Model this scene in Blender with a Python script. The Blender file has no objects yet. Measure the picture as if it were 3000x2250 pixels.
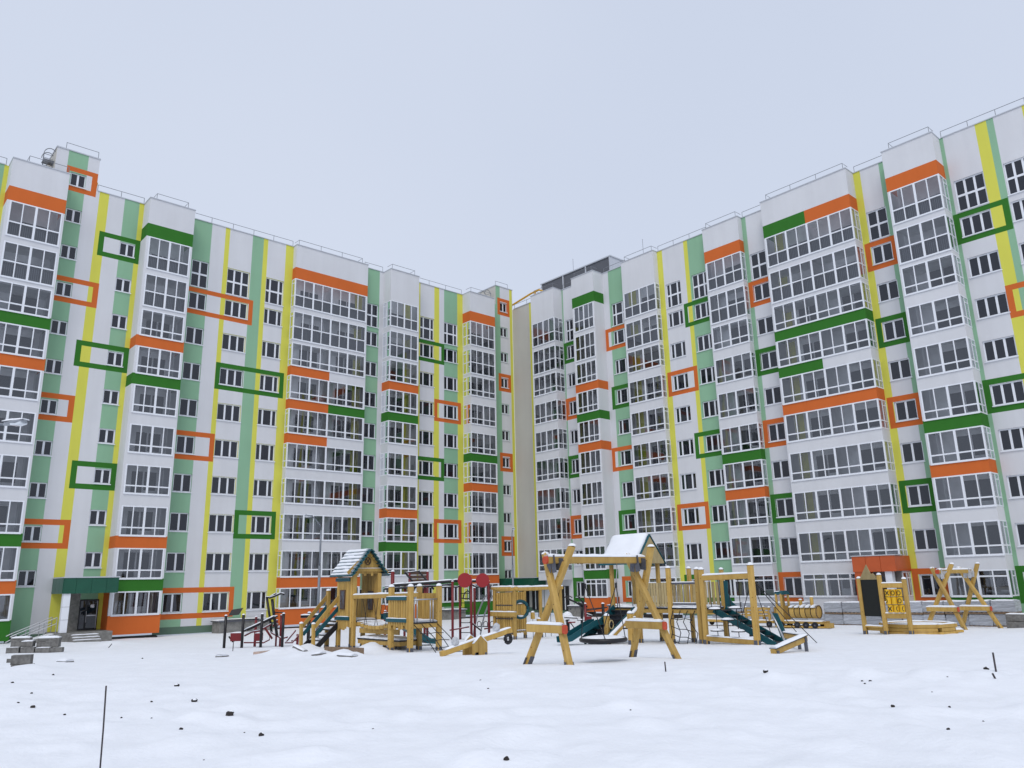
import bpy, bmesh, math, random
from mathutils import Vector, Matrix, noise
random.seed(7)
R = math.radians
scn = bpy.context.scene
COL = scn.collection

# ------------------------------------------------------------------ camera
# building-aligned axes: left wing runs along +X at Y=57.89, right wing along Y at X=52.55
FPX, PITCH, ROLL, YAW = 2280.0, R(14.33), R(-1.27), R(47.9)
CZ = 3.0                                   # eye height above the yard at the buildings
LAT = Vector((math.sin(YAW), -math.cos(YAW), 0))       # to the right of the view
FWD = Vector((math.cos(YAW), math.sin(YAW), 0))        # horizontal view direction
UPW = Vector((0, 0, 1))
f_ = FWD * math.cos(PITCH) + UPW * math.sin(PITCH)
u_ = UPW * math.cos(PITCH) - FWD * math.sin(PITCH)
cx = LAT * math.cos(ROLL) + u_ * math.sin(ROLL)
cu = u_ * math.cos(ROLL) - LAT * math.sin(ROLL)
CAM = Vector((0, 0, CZ))
cam = bpy.data.cameras.new('camera')
cam.sensor_fit = 'HORIZONTAL'; cam.sensor_width = 36; cam.lens = 36 * FPX / 3000
cam.clip_start = .1; cam.clip_end = 3000
camo = bpy.data.objects.new('camera', cam); COL.objects.link(camo)
camo.matrix_world = Matrix(((cx.x, cu.x, -f_.x, 0), (cx.y, cu.y, -f_.y, 0), (cx.z, cu.z, -f_.z, CZ), (0, 0, 0, 1)))
scn.camera = camo

# ------------------------------------------------------------------ overcast sky + soft sun
world = bpy.data.worlds.new('World'); scn.world = world; world.use_nodes = True
nt = world.node_tree; nt.nodes.clear()
SUN_EL, SUN_AZ = R(50), R(228)
sky = nt.nodes.new('ShaderNodeTexSky'); sky.sky_type = 'NISHITA'; sky.sun_disc = False
sky.sun_elevation = SUN_EL; sky.sun_rotation = SUN_AZ; sky.air_density = 1.0; sky.dust_density = 4.0; sky.ozone_density = 1.0
tc = nt.nodes.new('ShaderNodeTexCoord')
nz = nt.nodes.new('ShaderNodeTexNoise'); nz.inputs['Scale'].default_value = 1.1; nz.inputs['Detail'].default_value = 4; nz.inputs['Roughness'].default_value = .45
ramp = nt.nodes.new('ShaderNodeValToRGB')
ramp.color_ramp.elements[0].position = .3; ramp.color_ramp.elements[0].color = (6.25, 6.95, 8.45, 1)
ramp.color_ramp.elements[1].position = .7; ramp.color_ramp.elements[1].color = (6.85, 7.5, 8.9, 1)
mix = nt.nodes.new('ShaderNodeMix'); mix.data_type = 'RGBA'; mix.inputs[0].default_value = .93
bg = nt.nodes.new('ShaderNodeBackground'); bg.inputs['Strength'].default_value = .10
wo = nt.nodes.new('ShaderNodeOutputWorld')
nt.links.new(tc.outputs['Generated'], nz.inputs['Vector']); nt.links.new(nz.outputs[0], ramp.inputs[0])
nt.links.new(sky.outputs[0], mix.inputs[6]); nt.links.new(ramp.outputs[0], mix.inputs[7])
nt.links.new(mix.outputs[2], bg.inputs['Color']); nt.links.new(bg.outputs[0], wo.inputs[0])
sun = bpy.data.lights.new('sun', 'SUN'); sun.energy = 1.3; sun.angle = R(28); sun.color = (1, .97, .93)
suno = bpy.data.objects.new('sun', sun); COL.objects.link(suno)
sd = Vector((math.sin(SUN_AZ) * math.cos(SUN_EL), math.cos(SUN_AZ) * math.cos(SUN_EL), math.sin(SUN_EL)))
suno.rotation_euler = sd.to_track_quat('Z', 'Y').to_euler()
suno.location = (0, 0, 60)
vs = scn.view_settings; vs.view_transform = 'Standard'; vs.look = 'None'; vs.exposure = 0.0; vs.gamma = 1.0; vs.use_curve_mapping = False
try:
    scn.cycles.max_bounces = 8; scn.cycles.transparent_max_bounces = 12; scn.cycles.caustics_reflective = False; scn.cycles.caustics_refractive = False
except Exception: pass

# ------------------------------------------------------------------ pixel -> direction helper (photo pixels, 3000 wide)
def at(px, py, depth):
    d = cx * ((px - 1500) / FPX) - cu * ((py - 1125) / FPX) + f_
    return CAM + d * (depth / d.dot(FWD))
def dep(x, y): return x * FWD.x + y * FWD.y
def smooth(a, b, t):
    t = max(0, min(1, (t - a) / (b - a))); return t * t * (3 - 2 * t)
GX = [-200, 0, 6, 18, 24, 35, 45, 52, 3000]; GY = [1.55, 1.5, 1.52, 1.88, 2.10, 2.5, 2.88, 2.97, 2.97]
def interp(d):
    for i in range(len(GX) - 1):
        if d <= GX[i + 1]: return GY[i] + (GY[i + 1] - GY[i]) * (d - GX[i]) / (GX[i + 1] - GX[i])
    return GY[-1]
def gbase(d): return sum(interp(d + e) for e in (-3, -1.5, 0, 1.5, 3)) / 5
def gz(x, y): return CZ - gbase(dep(x, y))
def ld(lat, d): return (FWD.x * d + LAT.x * lat, FWD.y * d + LAT.y * lat)
def ground(px, py):
    d = cx * ((px - 1500) / FPX) - cu * ((py - 1125) / FPX) + f_
    lo, hi = 1., 200.
    for i in range(50):
        m = (lo + hi) / 2; p = CAM + d * (m / d.dot(FWD))
        if p.z - CZ + gbase(m) > 0: lo = m
        else: hi = m
    return CAM + d * (lo / d.dot(FWD))

# ------------------------------------------------------------------ materials
def mat(name, col, rough=.6, var=.0, vscale=3.0, bump=0., bscale=20., metal=0., spec=.4, stretch=None, col2=None, stain=None):
    m = bpy.data.materials.new(name); m.use_nodes = True; t = m.node_tree; b = t.nodes['Principled BSDF']
    b.inputs['Base Color'].default_value = (*col, 1); b.inputs['Roughness'].default_value = rough
    b.inputs['Metallic'].default_value = metal; b.inputs['Specular IOR Level'].default_value = spec
    c = t.nodes.new('ShaderNodeTexCoord'); vec = c.outputs['Object']
    if stretch:
        mp = t.nodes.new('ShaderNodeMapping'); mp.inputs['Scale'].default_value = stretch; t.links.new(vec, mp.inputs[0]); vec = mp.outputs[0]
    if var or col2:
        n = t.nodes.new('ShaderNodeTexNoise'); n.inputs['Scale'].default_value = vscale; n.inputs['Detail'].default_value = 5; n.inputs['Roughness'].default_value = .6
        t.links.new(vec, n.inputs['Vector'])
        r = t.nodes.new('ShaderNodeValToRGB'); r.color_ramp.elements[0].position = .3; r.color_ramp.elements[1].position = .7
        c2 = col2 or tuple(x * (1 - var) for x in col); c1 = tuple(min(1, x * (1 + var * .5)) for x in col)
        r.color_ramp.elements[0].color = (*c2, 1); r.color_ramp.elements[1].color = (*c1, 1)
        t.links.new(n.outputs[0], r.inputs[0]); t.links.new(r.outputs[0], b.inputs['Base Color'])
    if stretch and var:
        oi = t.nodes.new('ShaderNodeObjectInfo'); hs = t.nodes.new('ShaderNodeHueSaturation'); mr = t.nodes.new('ShaderNodeMapRange'); mr.inputs[3].default_value = .78; mr.inputs[4].default_value = 1.12
        t.links.new(oi.outputs['Random'], mr.inputs[0]); t.links.new(mr.outputs[0], hs.inputs['Value']); t.links.new(r.outputs[0], hs.inputs['Color']); t.links.new(hs.outputs[0], b.inputs['Base Color'])
    if bump:
        n2 = t.nodes.new('ShaderNodeTexNoise'); n2.inputs['Scale'].default_value = bscale; n2.inputs['Detail'].default_value = 4
        t.links.new(c.outputs['Object'], n2.inputs['Vector'])
        bp = t.nodes.new('ShaderNodeBump'); bp.inputs['Strength'].default_value = bump; bp.inputs['Distance'].default_value = .05
        t.links.new(n2.outputs[0], bp.inputs['Height']); t.links.new(bp.outputs[0], b.inputs['Normal'])
    return m
def plaster(name, col):
    # rendered facade: faint vertical weathering, blotches and fine grain
    m = mat(name, col, .85, bump=.12, bscale=30, spec=.2); t = m.node_tree; b = t.nodes['Principled BSDF']
    c = [n for n in t.nodes if n.type == 'TEX_COORD'][0]
    mp = t.nodes.new('ShaderNodeMapping'); mp.inputs['Scale'].default_value = (1.2, 1.2, .12); t.links.new(c.outputs['Object'], mp.inputs[0])
    n = t.nodes.new('ShaderNodeTexNoise'); n.inputs['Scale'].default_value = 1.4; n.inputs['Detail'].default_value = 6; t.links.new(mp.outputs[0], n.inputs['Vector'])
    n3 = t.nodes.new('ShaderNodeTexNoise'); n3.inputs['Scale'].default_value = .35; n3.inputs['Detail'].default_value = 3; t.links.new(c.outputs['Object'], n3.inputs['Vector'])
    ad = t.nodes.new('ShaderNodeMath'); ad.operation = 'ADD'; t.links.new(n.outputs[0], ad.inputs[0]); t.links.new(n3.outputs[0], ad.inputs[1])
    r = t.nodes.new('ShaderNodeValToRGB'); r.color_ramp.elements[0].position = .35; r.color_ramp.elements[1].position = .62
    mul = t.nodes.new('ShaderNodeMath'); mul.operation = 'MULTIPLY'; mul.inputs[1].default_value = .5; t.links.new(ad.outputs[0], mul.inputs[0])
    r.color_ramp.elements[0].color = (*[x * .925 for x in col], 1); r.color_ramp.elements[1].color = (*col, 1)
    t.links.new(mul.outputs[0], r.inputs[0]); t.links.new(r.outputs[0], b.inputs['Base Color'])
    return m
M = {}
M['white'] = plaster('white_render', (.655, .66, .68))
M['orange'] = plaster('orange_render', (.60, .14, .032))
M['green'] = plaster('green_render', (.035, .165, .022))
M['pastel'] = plaster('pastel_green_render', (.265, .46, .30))
M['yellow'] = plaster('yellow_render', (.66, .64, .10))
M['plinth'] = plaster('plinth_render', (.12, .19, .14))
M['side'] = plaster('cream_render', (.52, .50, .45))
M['pvc'] = mat('white_pvc', (.76, .78, .82), .35, spec=.5)
M['canopy'] = mat('dark_green_panel', (.010, .085, .050), .35, var=.12, vscale=1.5)
M['ocanopy'] = mat('orange_panel', (.52, .10, .026), .4, var=.1, vscale=1.5)
M['concrete'] = mat('concrete', (.24, .235, .22), .9, var=.35, vscale=4, bump=.4, bscale=30)
M['room'] = mat('room_wall', (.84, .85, .86), .9, var=.2, vscale=.8)
M['roomdark'] = mat('room_opening', (.035, .036, .042), .8)
M['slab'] = mat('slab_edge', (.55, .56, .58), .8)
M['railgrey'] = mat('galvanised_rail', (.22, .23, .25), .5, metal=.5)
M['roofbox'] = mat('grey_metal_sheet', (.10, .105, .12), .5, var=.1)
M['gas'] = mat('yellow_pipe_paint', (.62, .33, .02), .45)
M['coping'] = mat('metal_coping', (.52, .54, .58), .5, metal=.2)
def glass(name, tint, refl, base=None):
    m = bpy.data.materials.new(name); m.use_nodes = True; t = m.node_tree; t.nodes.clear()
    o = t.nodes.new('ShaderNodeOutputMaterial'); g = t.nodes.new('ShaderNodeBsdfGlossy'); g.inputs['Roughness'].default_value = .015; g.inputs['Color'].default_value = (.92, .95, 1, 1)
    if base is None:
        a = t.nodes.new('ShaderNodeBsdfTransparent'); a.inputs['Color'].default_value = (*tint, 1)
    else:
        a = t.nodes.new('ShaderNodeBsdfDiffuse'); a.inputs['Color'].default_value = (*base, 1)
    fr = t.nodes.new('ShaderNodeFresnel'); fr.inputs['IOR'].default_value = 1.5
    mu = t.nodes.new('ShaderNodeMath'); mu.operation = 'MULTIPLY_ADD'; mu.inputs[1].default_value = refl; mu.inputs[2].default_value = .01; mu.use_clamp = True
    # slightly wavy panes
    c = t.nodes.new('ShaderNodeTexCoord'); n = t.nodes.new('ShaderNodeTexNoise'); n.inputs['Scale'].default_value = .7; n.inputs['Detail'].default_value = 1
    bp = t.nodes.new('ShaderNodeBump'); bp.inputs['Strength'].default_value = .15; bp.inputs['Distance'].default_value = .02
    t.links.new(c.outputs['Object'], n.inputs['Vector']); t.links.new(n.outputs[0], bp.inputs['Height']); t.links.new(bp.outputs[0], g.inputs['Normal'])
    if base is None:
        oi = t.nodes.new('ShaderNodeObjectInfo'); rp = t.nodes.new('ShaderNodeValToRGB'); rp.color_ramp.elements[0].color = (*[q * .80 for q in tint], 1); rp.color_ramp.elements[1].color = (*tint, 1); rp.color_ramp.elements[1].position = .6
        t.links.new(oi.outputs['Random'], rp.inputs[0]); t.links.new(rp.outputs[0], a.inputs['Color'])
    x = t.nodes.new('ShaderNodeMixShader'); t.links.new(fr.outputs[0], mu.inputs[0]); t.links.new(mu.outputs[0], x.inputs[0]); t.links.new(a.outputs[0], x.inputs[1]); t.links.new(g.outputs[0], x.inputs[2]); t.links.new(x.outputs[0], o.inputs[0])
    return m
M['glass'] = glass('balcony_glass', (.94, .95, .96), 2.5)
M['pane'] = glass('window_glass', None, 1.15, (.012, .013, .018))
M['snow'] = mat('snow', (.82, .84, .88), .75, var=.04, vscale=2, bump=.25, bscale=14, spec=.25)
M['soil'] = mat('frozen_soil', (.035, .03, .028), .95, var=.4, vscale=8, bump=.6, bscale=25)
M['black'] = mat('black_plastic', (.012, .012, .015), .45)

# ------------------------------------------------------------------ mesh builder
ROOT = {}
class MB:
    def __init__(s): s.v = []; s.f = []; s.m = []; s.mats = []
    def mi(s, m):
        if m not in s.mats: s.mats.append(m)
        return s.mats.index(m)
    def quad(s, pts, m=None):
        n = len(s.v); s.v += [tuple(p) for p in pts]; s.f.append(tuple(range(n, n + len(pts)))); s.m.append(s.mi(m))
    def box(s, a, b, m=None):
        x0, y0, z0 = a; x1, y1, z1 = b; n = len(s.v)
        s.v += [(x0, y0, z0), (x1, y0, z0), (x1, y1, z0), (x0, y1, z0), (x0, y0, z1), (x1, y0, z1), (x1, y1, z1), (x0, y1, z1)]
        k = s.mi(m)
        for q in ((3, 2, 1, 0), (4, 5, 6, 7), (0, 1, 5, 4), (1, 2, 6, 5), (2, 3, 7, 6), (3, 0, 4, 7)):
            s.f.append(tuple(n + i for i in q)); s.m.append(k)
    def sweep(s, pts, prof, m=None, up=None, cap=True):
        # sweep a closed 2d profile along a polyline
        pts = [Vector(p) for p in pts]; n = len(s.v); k = s.mi(m); np_ = len(prof)
        for i, p in enumerate(pts):
            t = (pts[min(i + 1, len(pts) - 1)] - pts[max(i - 1, 0)]).normalized()
            u = Vector(up) if up else (Vector((0, 0, 1)) if abs(t.z) < .95 else Vector((0, 1, 0)))
            sx = t.cross(u)
            if sx.length < 1e-4: sx = t.cross(Vector((1, 0, 0)))
            sx.normalize(); uy = sx.cross(t).normalized()
            for a, b in prof: s.v.append(tuple(p + sx * a + uy * b))
        for i in range(len(pts) - 1):
            for j in range(np_):
                j2 = (j + 1) % np_
                s.f.append((n + i * np_ + j, n + i * np_ + j2, n + (i + 1) * np_ + j2, n + (i + 1) * np_ + j)); s.m.append(k)
        if cap:
            s.f.append(tuple(n + j for j in reversed(range(np_)))); s.m.append(k)
            e = n + (len(pts) - 1) * np_; s.f.append(tuple(e + j for j in range(np_))); s.m.append(k)
    def tube(s, pts, r, m=None, n=8):
        s.sweep(pts, [(r * math.cos(2 * math.pi * i / n), r * math.sin(2 * math.pi * i / n)) for i in range(n)], m)
    def bar(s, p, q, w, h, m=None, up=None, ch=.12):
        c = min(w, h) * ch; a, b = w / 2, h / 2
        s.sweep([p, q], [(-a + c, -b), (a - c, -b), (a, -b + c), (a, b - c), (a - c, b), (-a + c, b), (-a, b - c), (-a, -b + c)], m, up)
    def dome(s, c, r, h, m=None, n=10, rings=3, sq=1.0):
        k = s.mi(m); b = len(s.v); c = Vector(c)
        for i in range(rings):
            a = i / rings * math.pi / 2
            for j in range(n):
                t = 2 * math.pi * j / n; s.v.append(tuple(c + Vector((r * math.cos(a) * math.cos(t) * sq, r * math.cos(a) * math.sin(t), h * math.sin(a)))))
        s.v.append(tuple(c + Vector((0, 0, h)))); top = len(s.v) - 1
        for i in range(rings - 1):
            for j in range(n):
                j2 = (j + 1) % n; s.f.append((b + i * n + j, b + i * n + j2, b + (i + 1) * n + j2, b + (i + 1) * n + j)); s.m.append(k)
        for j in range(n):
            s.f.append((b + (rings - 1) * n + j, b + (rings - 1) * n + (j + 1) % n, top)); s.m.append(k)
    def prism(s, poly, ax, d0, d1, m=None):
        # poly: list of (a,b) in the plane normal to axis ax ('x','y','z')
        k = s.mi(m); n = len(s.v); N = len(poly)
        def P(a, b, d): return (d, a, b) if ax == 'x' else ((a, d, b) if ax == 'y' else (a, b, d))
        s.v += [P(a, b, d0) for a, b in poly] + [P(a, b, d1) for a, b in poly]
        s.f.append(tuple(reversed(range(n, n + N)))); s.m.append(k)
        s.f.append(tuple(range(n + N, n + 2 * N))); s.m.append(k)
        for i in range(N):
            j = (i + 1) % N; s.f.append((n + i, n + j, n + N + j, n + N + i)); s.m.append(k)
    def disc(s, c, axis, r, t, m=None, n=18):
        c = Vector(c); a = Vector(axis).normalized(); s.tube([c - a * t / 2, c + a * t / 2], r, m, n)
    def snowbar(s, p, q, w, h, m=None, seg=.12):
        # soft, slightly uneven snow ridge lying along p..q
        p = Vector(p); q = Vector(q); L = (q - p).length; k = max(2, int(L / seg)); pts = [p.lerp(q, i / k) for i in range(k + 1)]
        n = len(s.v); mi = s.mi(m or M['snow']); t = (q - p).normalized(); sx = t.cross(Vector((0, 0, 1)))
        if sx.length < 1e-3: sx = Vector((1, 0, 0))
        sx.normalize(); prof = [(-.5, 0), (-.5, .45), (-.36, .86), (0, 1.0), (.36, .86), (.5, .45), (.5, 0)]; K = len(prof)
        for i, c in enumerate(pts):
            e = .55 if i in (0, k) else 1; hh = h * e * (1 + .35 * noise.noise(c * 3.1)); ww = w * (1 + .10 * noise.noise(c * 5 + Vector((9, 0, 0))))
            for a, b in prof: s.v.append(tuple(c + sx * a * ww + Vector((0, 0, b * hh))))
        for i in range(k):
            for j in range(K - 1):
                s.f.append((n + i * K + j, n + i * K + j + 1, n + (i + 1) * K + j + 1, n + (i + 1) * K + j)); s.m.append(mi)
        s.f.append(tuple(n + j for j in range(K))); s.m.append(mi)
        s.f.append(tuple(n + k * K + j for j in reversed(range(K)))); s.m.append(mi)
    def mesh(s, name, m=None, org=(0, 0, 0), smoothf=False):
        me = bpy.data.meshes.new(name); o = Vector(org)
        me.from_pydata([tuple(Vector(v) - o) for v in s.v], [], s.f)
        mats = [x if x else m for x in s.mats]
        for x in mats: me.materials.append(x)
        me.polygons.foreach_set('material_index', s.m)
        if smoothf: me.polygons.foreach_set('use_smooth', [True] * len(s.f))
        me.update(); return me
    def build(s, name, m=None, parent=None, smoothf=False):
        org = ROOT.get(parent.name, (0, 0, 0)) if parent else (0, 0, 0)
        o = bpy.data.objects.new(name, s.mesh(name, m, org, smoothf)); COL.objects.link(o)
        if parent: o.parent = parent; ROOT[o.name] = org
        return o
def tag(o, label, cat, group=None, kind=None):
    o['label'] = label; o['category'] = cat
    if group: o['group'] = group
    if kind: o['kind'] = kind
    return o
def thing(name, label, cat, loc=(0, 0, 0), group=None, world_coords=True):
    o = bpy.data.objects.new(name, None); COL.objects.link(o); o.location = loc; o.empty_display_size = .3
    ROOT[o.name] = tuple(loc) if world_coords else (0, 0, 0)
    return tag(o, label, cat, group)
def inst(name, me, parent, loc=(0, 0, 0), rz=0):
    o = bpy.data.objects.new(name, me); COL.objects.link(o); o.location = loc; o.rotation_euler = (0, 0, rz)
    if parent: o.parent = parent
    return o
def struct(o): o['kind'] = 'structure'; return o

# ------------------------------------------------------------------ snow-covered ground: one sheet around the camera out to the horizon
MOUNDS = []   # (x, y, radius, height)
def mound(px, py, r, h): 
    p = ground(px, py); MOUNDS.append((p.x, p.y, r, h))
for a in ((905, 1908, .8, .26), (940, 1918, .6, .2), (1000, 1922, .7, .2), (1040, 1925, .5, .15), (800, 1915, .6, .16), (850, 1912, .6, .2), (870, 1922, .5, .18), (1085, 1912, .8, .3), (90, 1965, .9, .18), (40, 1985, .9, .16), (2530, 1985, .5, .16), (2260, 2000, .5, .12), (2900, 1990, 1.2, .10), (2750, 1990, 1.0, .08),
          (330, 1890, 1.2, .18), (290, 1900, .8, .12), (1160, 1905, .9, .16), (520, 1935, 1.4, .10), (1090, 2120, .25, .06), (1500, 2005, .7, .05), (1880, 2080, .5, .06)): mound(*a)
def gheight(x, y):
    d = dep(x, y); z = CZ - gbase(d)
    v = Vector((x, y, 0)); r = math.hypot(x, y)
    z += .10 * noise.noise(v * .11 + Vector((3.3, 1.2, 0))) * min(1, r / 8)
    z += .045 * noise.noise(v * .5) + .022 * noise.noise(v * 1.5 + Vector((7, 0, 0)))
    k = 1 - smooth(14, 22, d)
    # lumpy frozen clods under the snow in the foreground
    z += k * ((.13 * max(0, noise.noise(v * 1.25 + Vector((0, 5, 0)))) ** 1.0) + .038 * max(0, noise.noise(v * 3.4 + Vector((4, 5, 0)))) + .006 * noise.noise(v * 9))
    z += (1 - k) * .006 * noise.noise(v * 5)
    for mx, my, mr, mh in MOUNDS:
        q = ((x - mx) ** 2 + (y - my) ** 2) / (mr * mr)
        if q < 4: z += mh * math.exp(-q * 1.6) * (1 + .5 * noise.noise(v * 2.2))
    return z
FA = math.atan2(FWD.y, FWD.x)
angs = [R(-48 + .3 * i) for i in range(321)] + [R(48 + 6 * i) for i in range(1, 44)]
rings = [0.6]
while rings[-1] < 95: rings.append(rings[-1] * 1.0165 + .012)
while rings[-1] < 900: rings.append(rings[-1] * 1.25)
gv = [(0, 0, gheight(0, 0))]; gf = []
NA = len(angs)
for r in rings:
    for a in angs:
        x = r * math.cos(FA + a); y = r * math.sin(FA + a); gv.append((x, y, gheight(x, y) if r < 120 else CZ - gbase(dep(x, y))))
for j in range(NA): gf.append((0, 1 + j, 1 + (j + 1) % NA))
for i in range(len(rings) - 1):
    for j in range(NA):
        a = 1 + i * NA; b = 1 + (i + 1) * NA; j2 = (j + 1) % NA; gf.append((a + j, b + j, b + j2, a + j2))
gm = bpy.data.meshes.new('snow_ground'); gm.from_pydata(gv, [], gf); gm.polygons.foreach_set('use_smooth', [True] * len(gf)); gm.materials.append(M['snow']); gm.update()
go = bpy.data.objects.new('snow_ground', gm); COL.objects.link(go); struct(go); go['label'] = 'uneven snow cover over the whole yard'

# ------------------------------------------------------------------ the two wings of the apartment block
ROOF = 28.2; BASE = -2.95
def sill(k): return .80 + 2.8 * (k - 1)
def bayrow(k, taller=False):
    if k == 0: return (-1.52, 0.0, None)
    if k == 9: return (22.70, 25.16, 23.69)
    if k == 8: return (19.82, 22.27, 20.95)
    if k == 7: return (17.60, 19.55, 18.15)
    return (sill(k), sill(k) + 2.0, sill(k) + .55)
def regwin(k):
    if k == 9: return (22.68, 24.86)
    b = 1.28 + 2.8 * (k - 1); return (b, b + 1.32)
WMESH = {}
def window_mesh(w, h, fr, tall):
    # white frame, mullions and sill; local origin at lower left of the opening, wall plane at y=0
    key = (round(w, 2), round(h, 2), tuple(fr), tall)
    if key in WMESH: return WMESH[key]
    b = MB(); y0, y1 = .10, .17; t = .075
    b.box((0, y0, 0), (t, y1, h)); b.box((w - t, y0, 0), (w, y1, h)); b.box((t, y0, 0), (w - t, y1, t)); b.box((t, y0, h - t), (w - t, y1, h))
    xs = [0]; tot = sum(fr)
    for q in fr: xs.append(xs[-1] + q / tot)
    zs = [0, h]
    if tall: zs = [0, h * .5, h]
    for x in xs[1:-1]: b.box((x * w - .065, y0 - .005, t), (x * w + .065, y1, h - t))
    if tall: b.box((t, y0 - .009, h * .5 - .07), (w - t, y1 - .003, h * .5 + .07))
    b.box((-.05, -.07, -.06), (w + .05, .10, 0))           # metal sill
    me = b.mesh('window', M['pvc']); panes = []
    for i in range(len(fr)):
        for j in range(len(zs) - 1):
            x0 = xs[i] * w + .05; x1 = xs[i + 1] * w - .05
            p = MB(); p.box((x0, .13, zs[j] + .05), (x1, .145, zs[j + 1] - .05)); panes.append((p.mesh('pane', M['pane']), (x1 - x0) * (zs[j + 1] - zs[j])))
    WMESH[key] = (me, panes); return WMESH[key]
class Wing:
    def __init__(s, name, label, loc, rz, sz=1.0):
        s.e = thing(name, label, 'building', loc, world_coords=False); s.e.rotation_euler = (0, 0, rz); s.e.scale = (1, 1, sz)
        s.m = Matrix.LocRotScale(Vector(loc), Matrix.Rotation(rz, 3, 'Z'), Vector((1, 1, sz))); s.panes = []
    def add(s, b, name, m=None, parent=None, sm=False):
        o = bpy.data.objects.new(name, b.mesh(name, m, (0, 0, 0), sm)); COL.objects.link(o); o.parent = parent or s.e; return o
    def pane(s, me, parent, loc, area):
        c = s.m @ Vector(loc); d = (c - CAM).dot(FWD); s.panes.append((area / (d * d) if d > 0 else 0, me, parent, loc))
    def window(s, s0, s1, z0, z1, fr, tall=False):
        me, ps = window_mesh(s1 - s0, z1 - z0, fr, tall); o = inst('window', me, s.e, (s0, 0, z0))
        for pm, ar in ps: s.pane(pm, o, (s0, 0, z0), ar)
    def wall(s, name, s0, s1, stripes, wins, frames, z0=BASE, z1=ROOF, plinth=True):
        # stripes: (a,b,mat) paint; wins: (a,b,[(z0,z1)...],fr); frames: (outer a,b,z0,z1, inner a,b,z0,z1, mat)
        us = {s0, s1}; zs = {z0, z1}
        if plinth: zs.add(-2.46)
        for a, b, m in stripes: us |= {a, b}
        ops = []
        for a, b, zz, fr in wins:
            for q in zz: ops.append((a, b, q[0], q[1])); us |= {a, b}; zs |= {q[0], q[1]}
        for f in frames: us |= {f[0], f[1], f[4], f[5]}; zs |= {f[2], f[3], f[6], f[7]}
        us = sorted(round(u, 3) for u in us if s0 - 1e-6 <= u <= s1 + 1e-6); zs = sorted(round(z, 3) for z in zs if z0 - 1e-6 <= z <= z1 + 1e-6)
        us = [u for i, u in enumerate(us) if i == 0 or u - us[i - 1] > 1e-3]; zs = [z for i, z in enumerate(zs) if i == 0 or z - zs[i - 1] > 1e-3]
        b = MB()
        def color(u, z):
            if plinth and z < -2.46: return M['plinth']
            for f in frames:
                if f[0] < u < f[1] and f[2] < z < f[3] and not (f[4] < u < f[5] and f[6] < z < f[7]): return f[8]
            for a, c, m in stripes:
                if a < u < c: return m
            return M['white']
        for i in range(len(us) - 1):
            for j in range(len(zs) - 1):
                uc, zc = (us[i] + us[i + 1]) / 2, (zs[j] + zs[j + 1]) / 2
                if any(o[0] < uc < o[1] and o[2] < zc < o[3] for o in ops): continue
                b.quad([(us[i], 0, zs[j]), (us[i + 1], 0, zs[j]), (us[i + 1], 0, zs[j + 1]), (us[i], 0, zs[j + 1])], color(uc, zc))
        for o in ops:
            a, c, p, q = o; cl = color(a - .02 if a - .02 > s0 else c + .02, (p + q) / 2)
            b.quad([(a, 0, p), (a, .17, p), (a, .17, q), (a, 0, q)], cl); b.quad([(c, 0, p), (c, 0, q), (c, .17, q), (c, .17, p)], cl)
            b.quad([(a, 0, q), (a, .17, q), (c, .17, q), (c, 0, q)], cl); b.quad([(a, 0, p), (c, 0, p), (c, .17, p), (a, .17, p)], cl)
        s.add(b, 'wall')
        for a, c, zz, fr in wins:
            for q in zz: s.window(a, c, q[0], q[1], fr, q[1] - q[0] > 1.8)
    def coping(s, s0, s1, y0, y1, z=ROOF):
        b = MB(); b.box((s0 - .03, y0 - .05, z), (s1 + .03, y1, z + .06)); s.add(b, 'coping', M['coping'])
    def rail(s, s0, s1, y, z=ROOF, h=.55, ret=.0):
        b = MB(); n = max(1, int((s1 - s0) / 1.6)); r = .02
        for i in range(n + 1):
            x = s0 + (s1 - s0) * i / n; b.tube([(x, y, z), (x, y, z + h)], r, n=5)
        b.tube([(s0, y + ret, z + h), (s0, y, z + h), (s1, y, z + h), (s1, y + ret, z + h)] if ret else [(s0, y, z + h), (s1, y, z + h)], r, n=5)
        s.add(b, 'roof_railing', M['railgrey'])
    def bay(s, s0, s1, D, cols, npan, side=0, zlow=0, split=None, ground_transom=False, endcol=None, endside=1, bottom=-2.72, floors=range(10), topband=True, sidecol0=None):
        """projecting glazed bay; side -1/+1: glazed return on the low/high s side, 0: blank returns"""
        white = M['white']; ml, mr = (.10, .10)
        if side == 0: ml, mr = .18, .12
        # spandrel panels (wrap the returns)
        def band(z0, z1, m, nm='spandrel', a=None, c=None):
            a = s0 if a is None else a; c = s1 if c is None else c
            b = MB(); b.box((a, -D, z0), (c, -D + .16, z1))
            if a == s0: b.box((s0, -D + .16, z0), (s0 + .16, .02, z1))
            if c == s1: b.box((s1 - .16, -D + .16, z0), (s1, .02, z1))
            s.add(b, nm, m)
        def paint(k, z0, z1, nm='spandrel'):
            c = cols.get(k, white)
            if isinstance(c, tuple):
                mid = (s0 + s1) / 2; band(z0, z1, c[0], nm, s0, mid); band(z0, z1, c[1], nm, mid, s1)
            else: band(z0, z1, c, nm)
        lo = min(floors); rows = {k: bayrow(k) for k in floors}
        for k in floors:
            zb = bottom if k == lo and k == 0 else (rows[k - 1][1] if k - 1 in rows else sill(k) - .8)
            paint(k, zb, rows[k][0])
        paint(10, rows[9][1], 26.18, 'spandrel') if 10 in cols else band(rows[9][1], 26.18, white)
        band(26.18, ROOF, white, 'parapet')
        s.coping(s0, s1, -D, .05)
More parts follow.
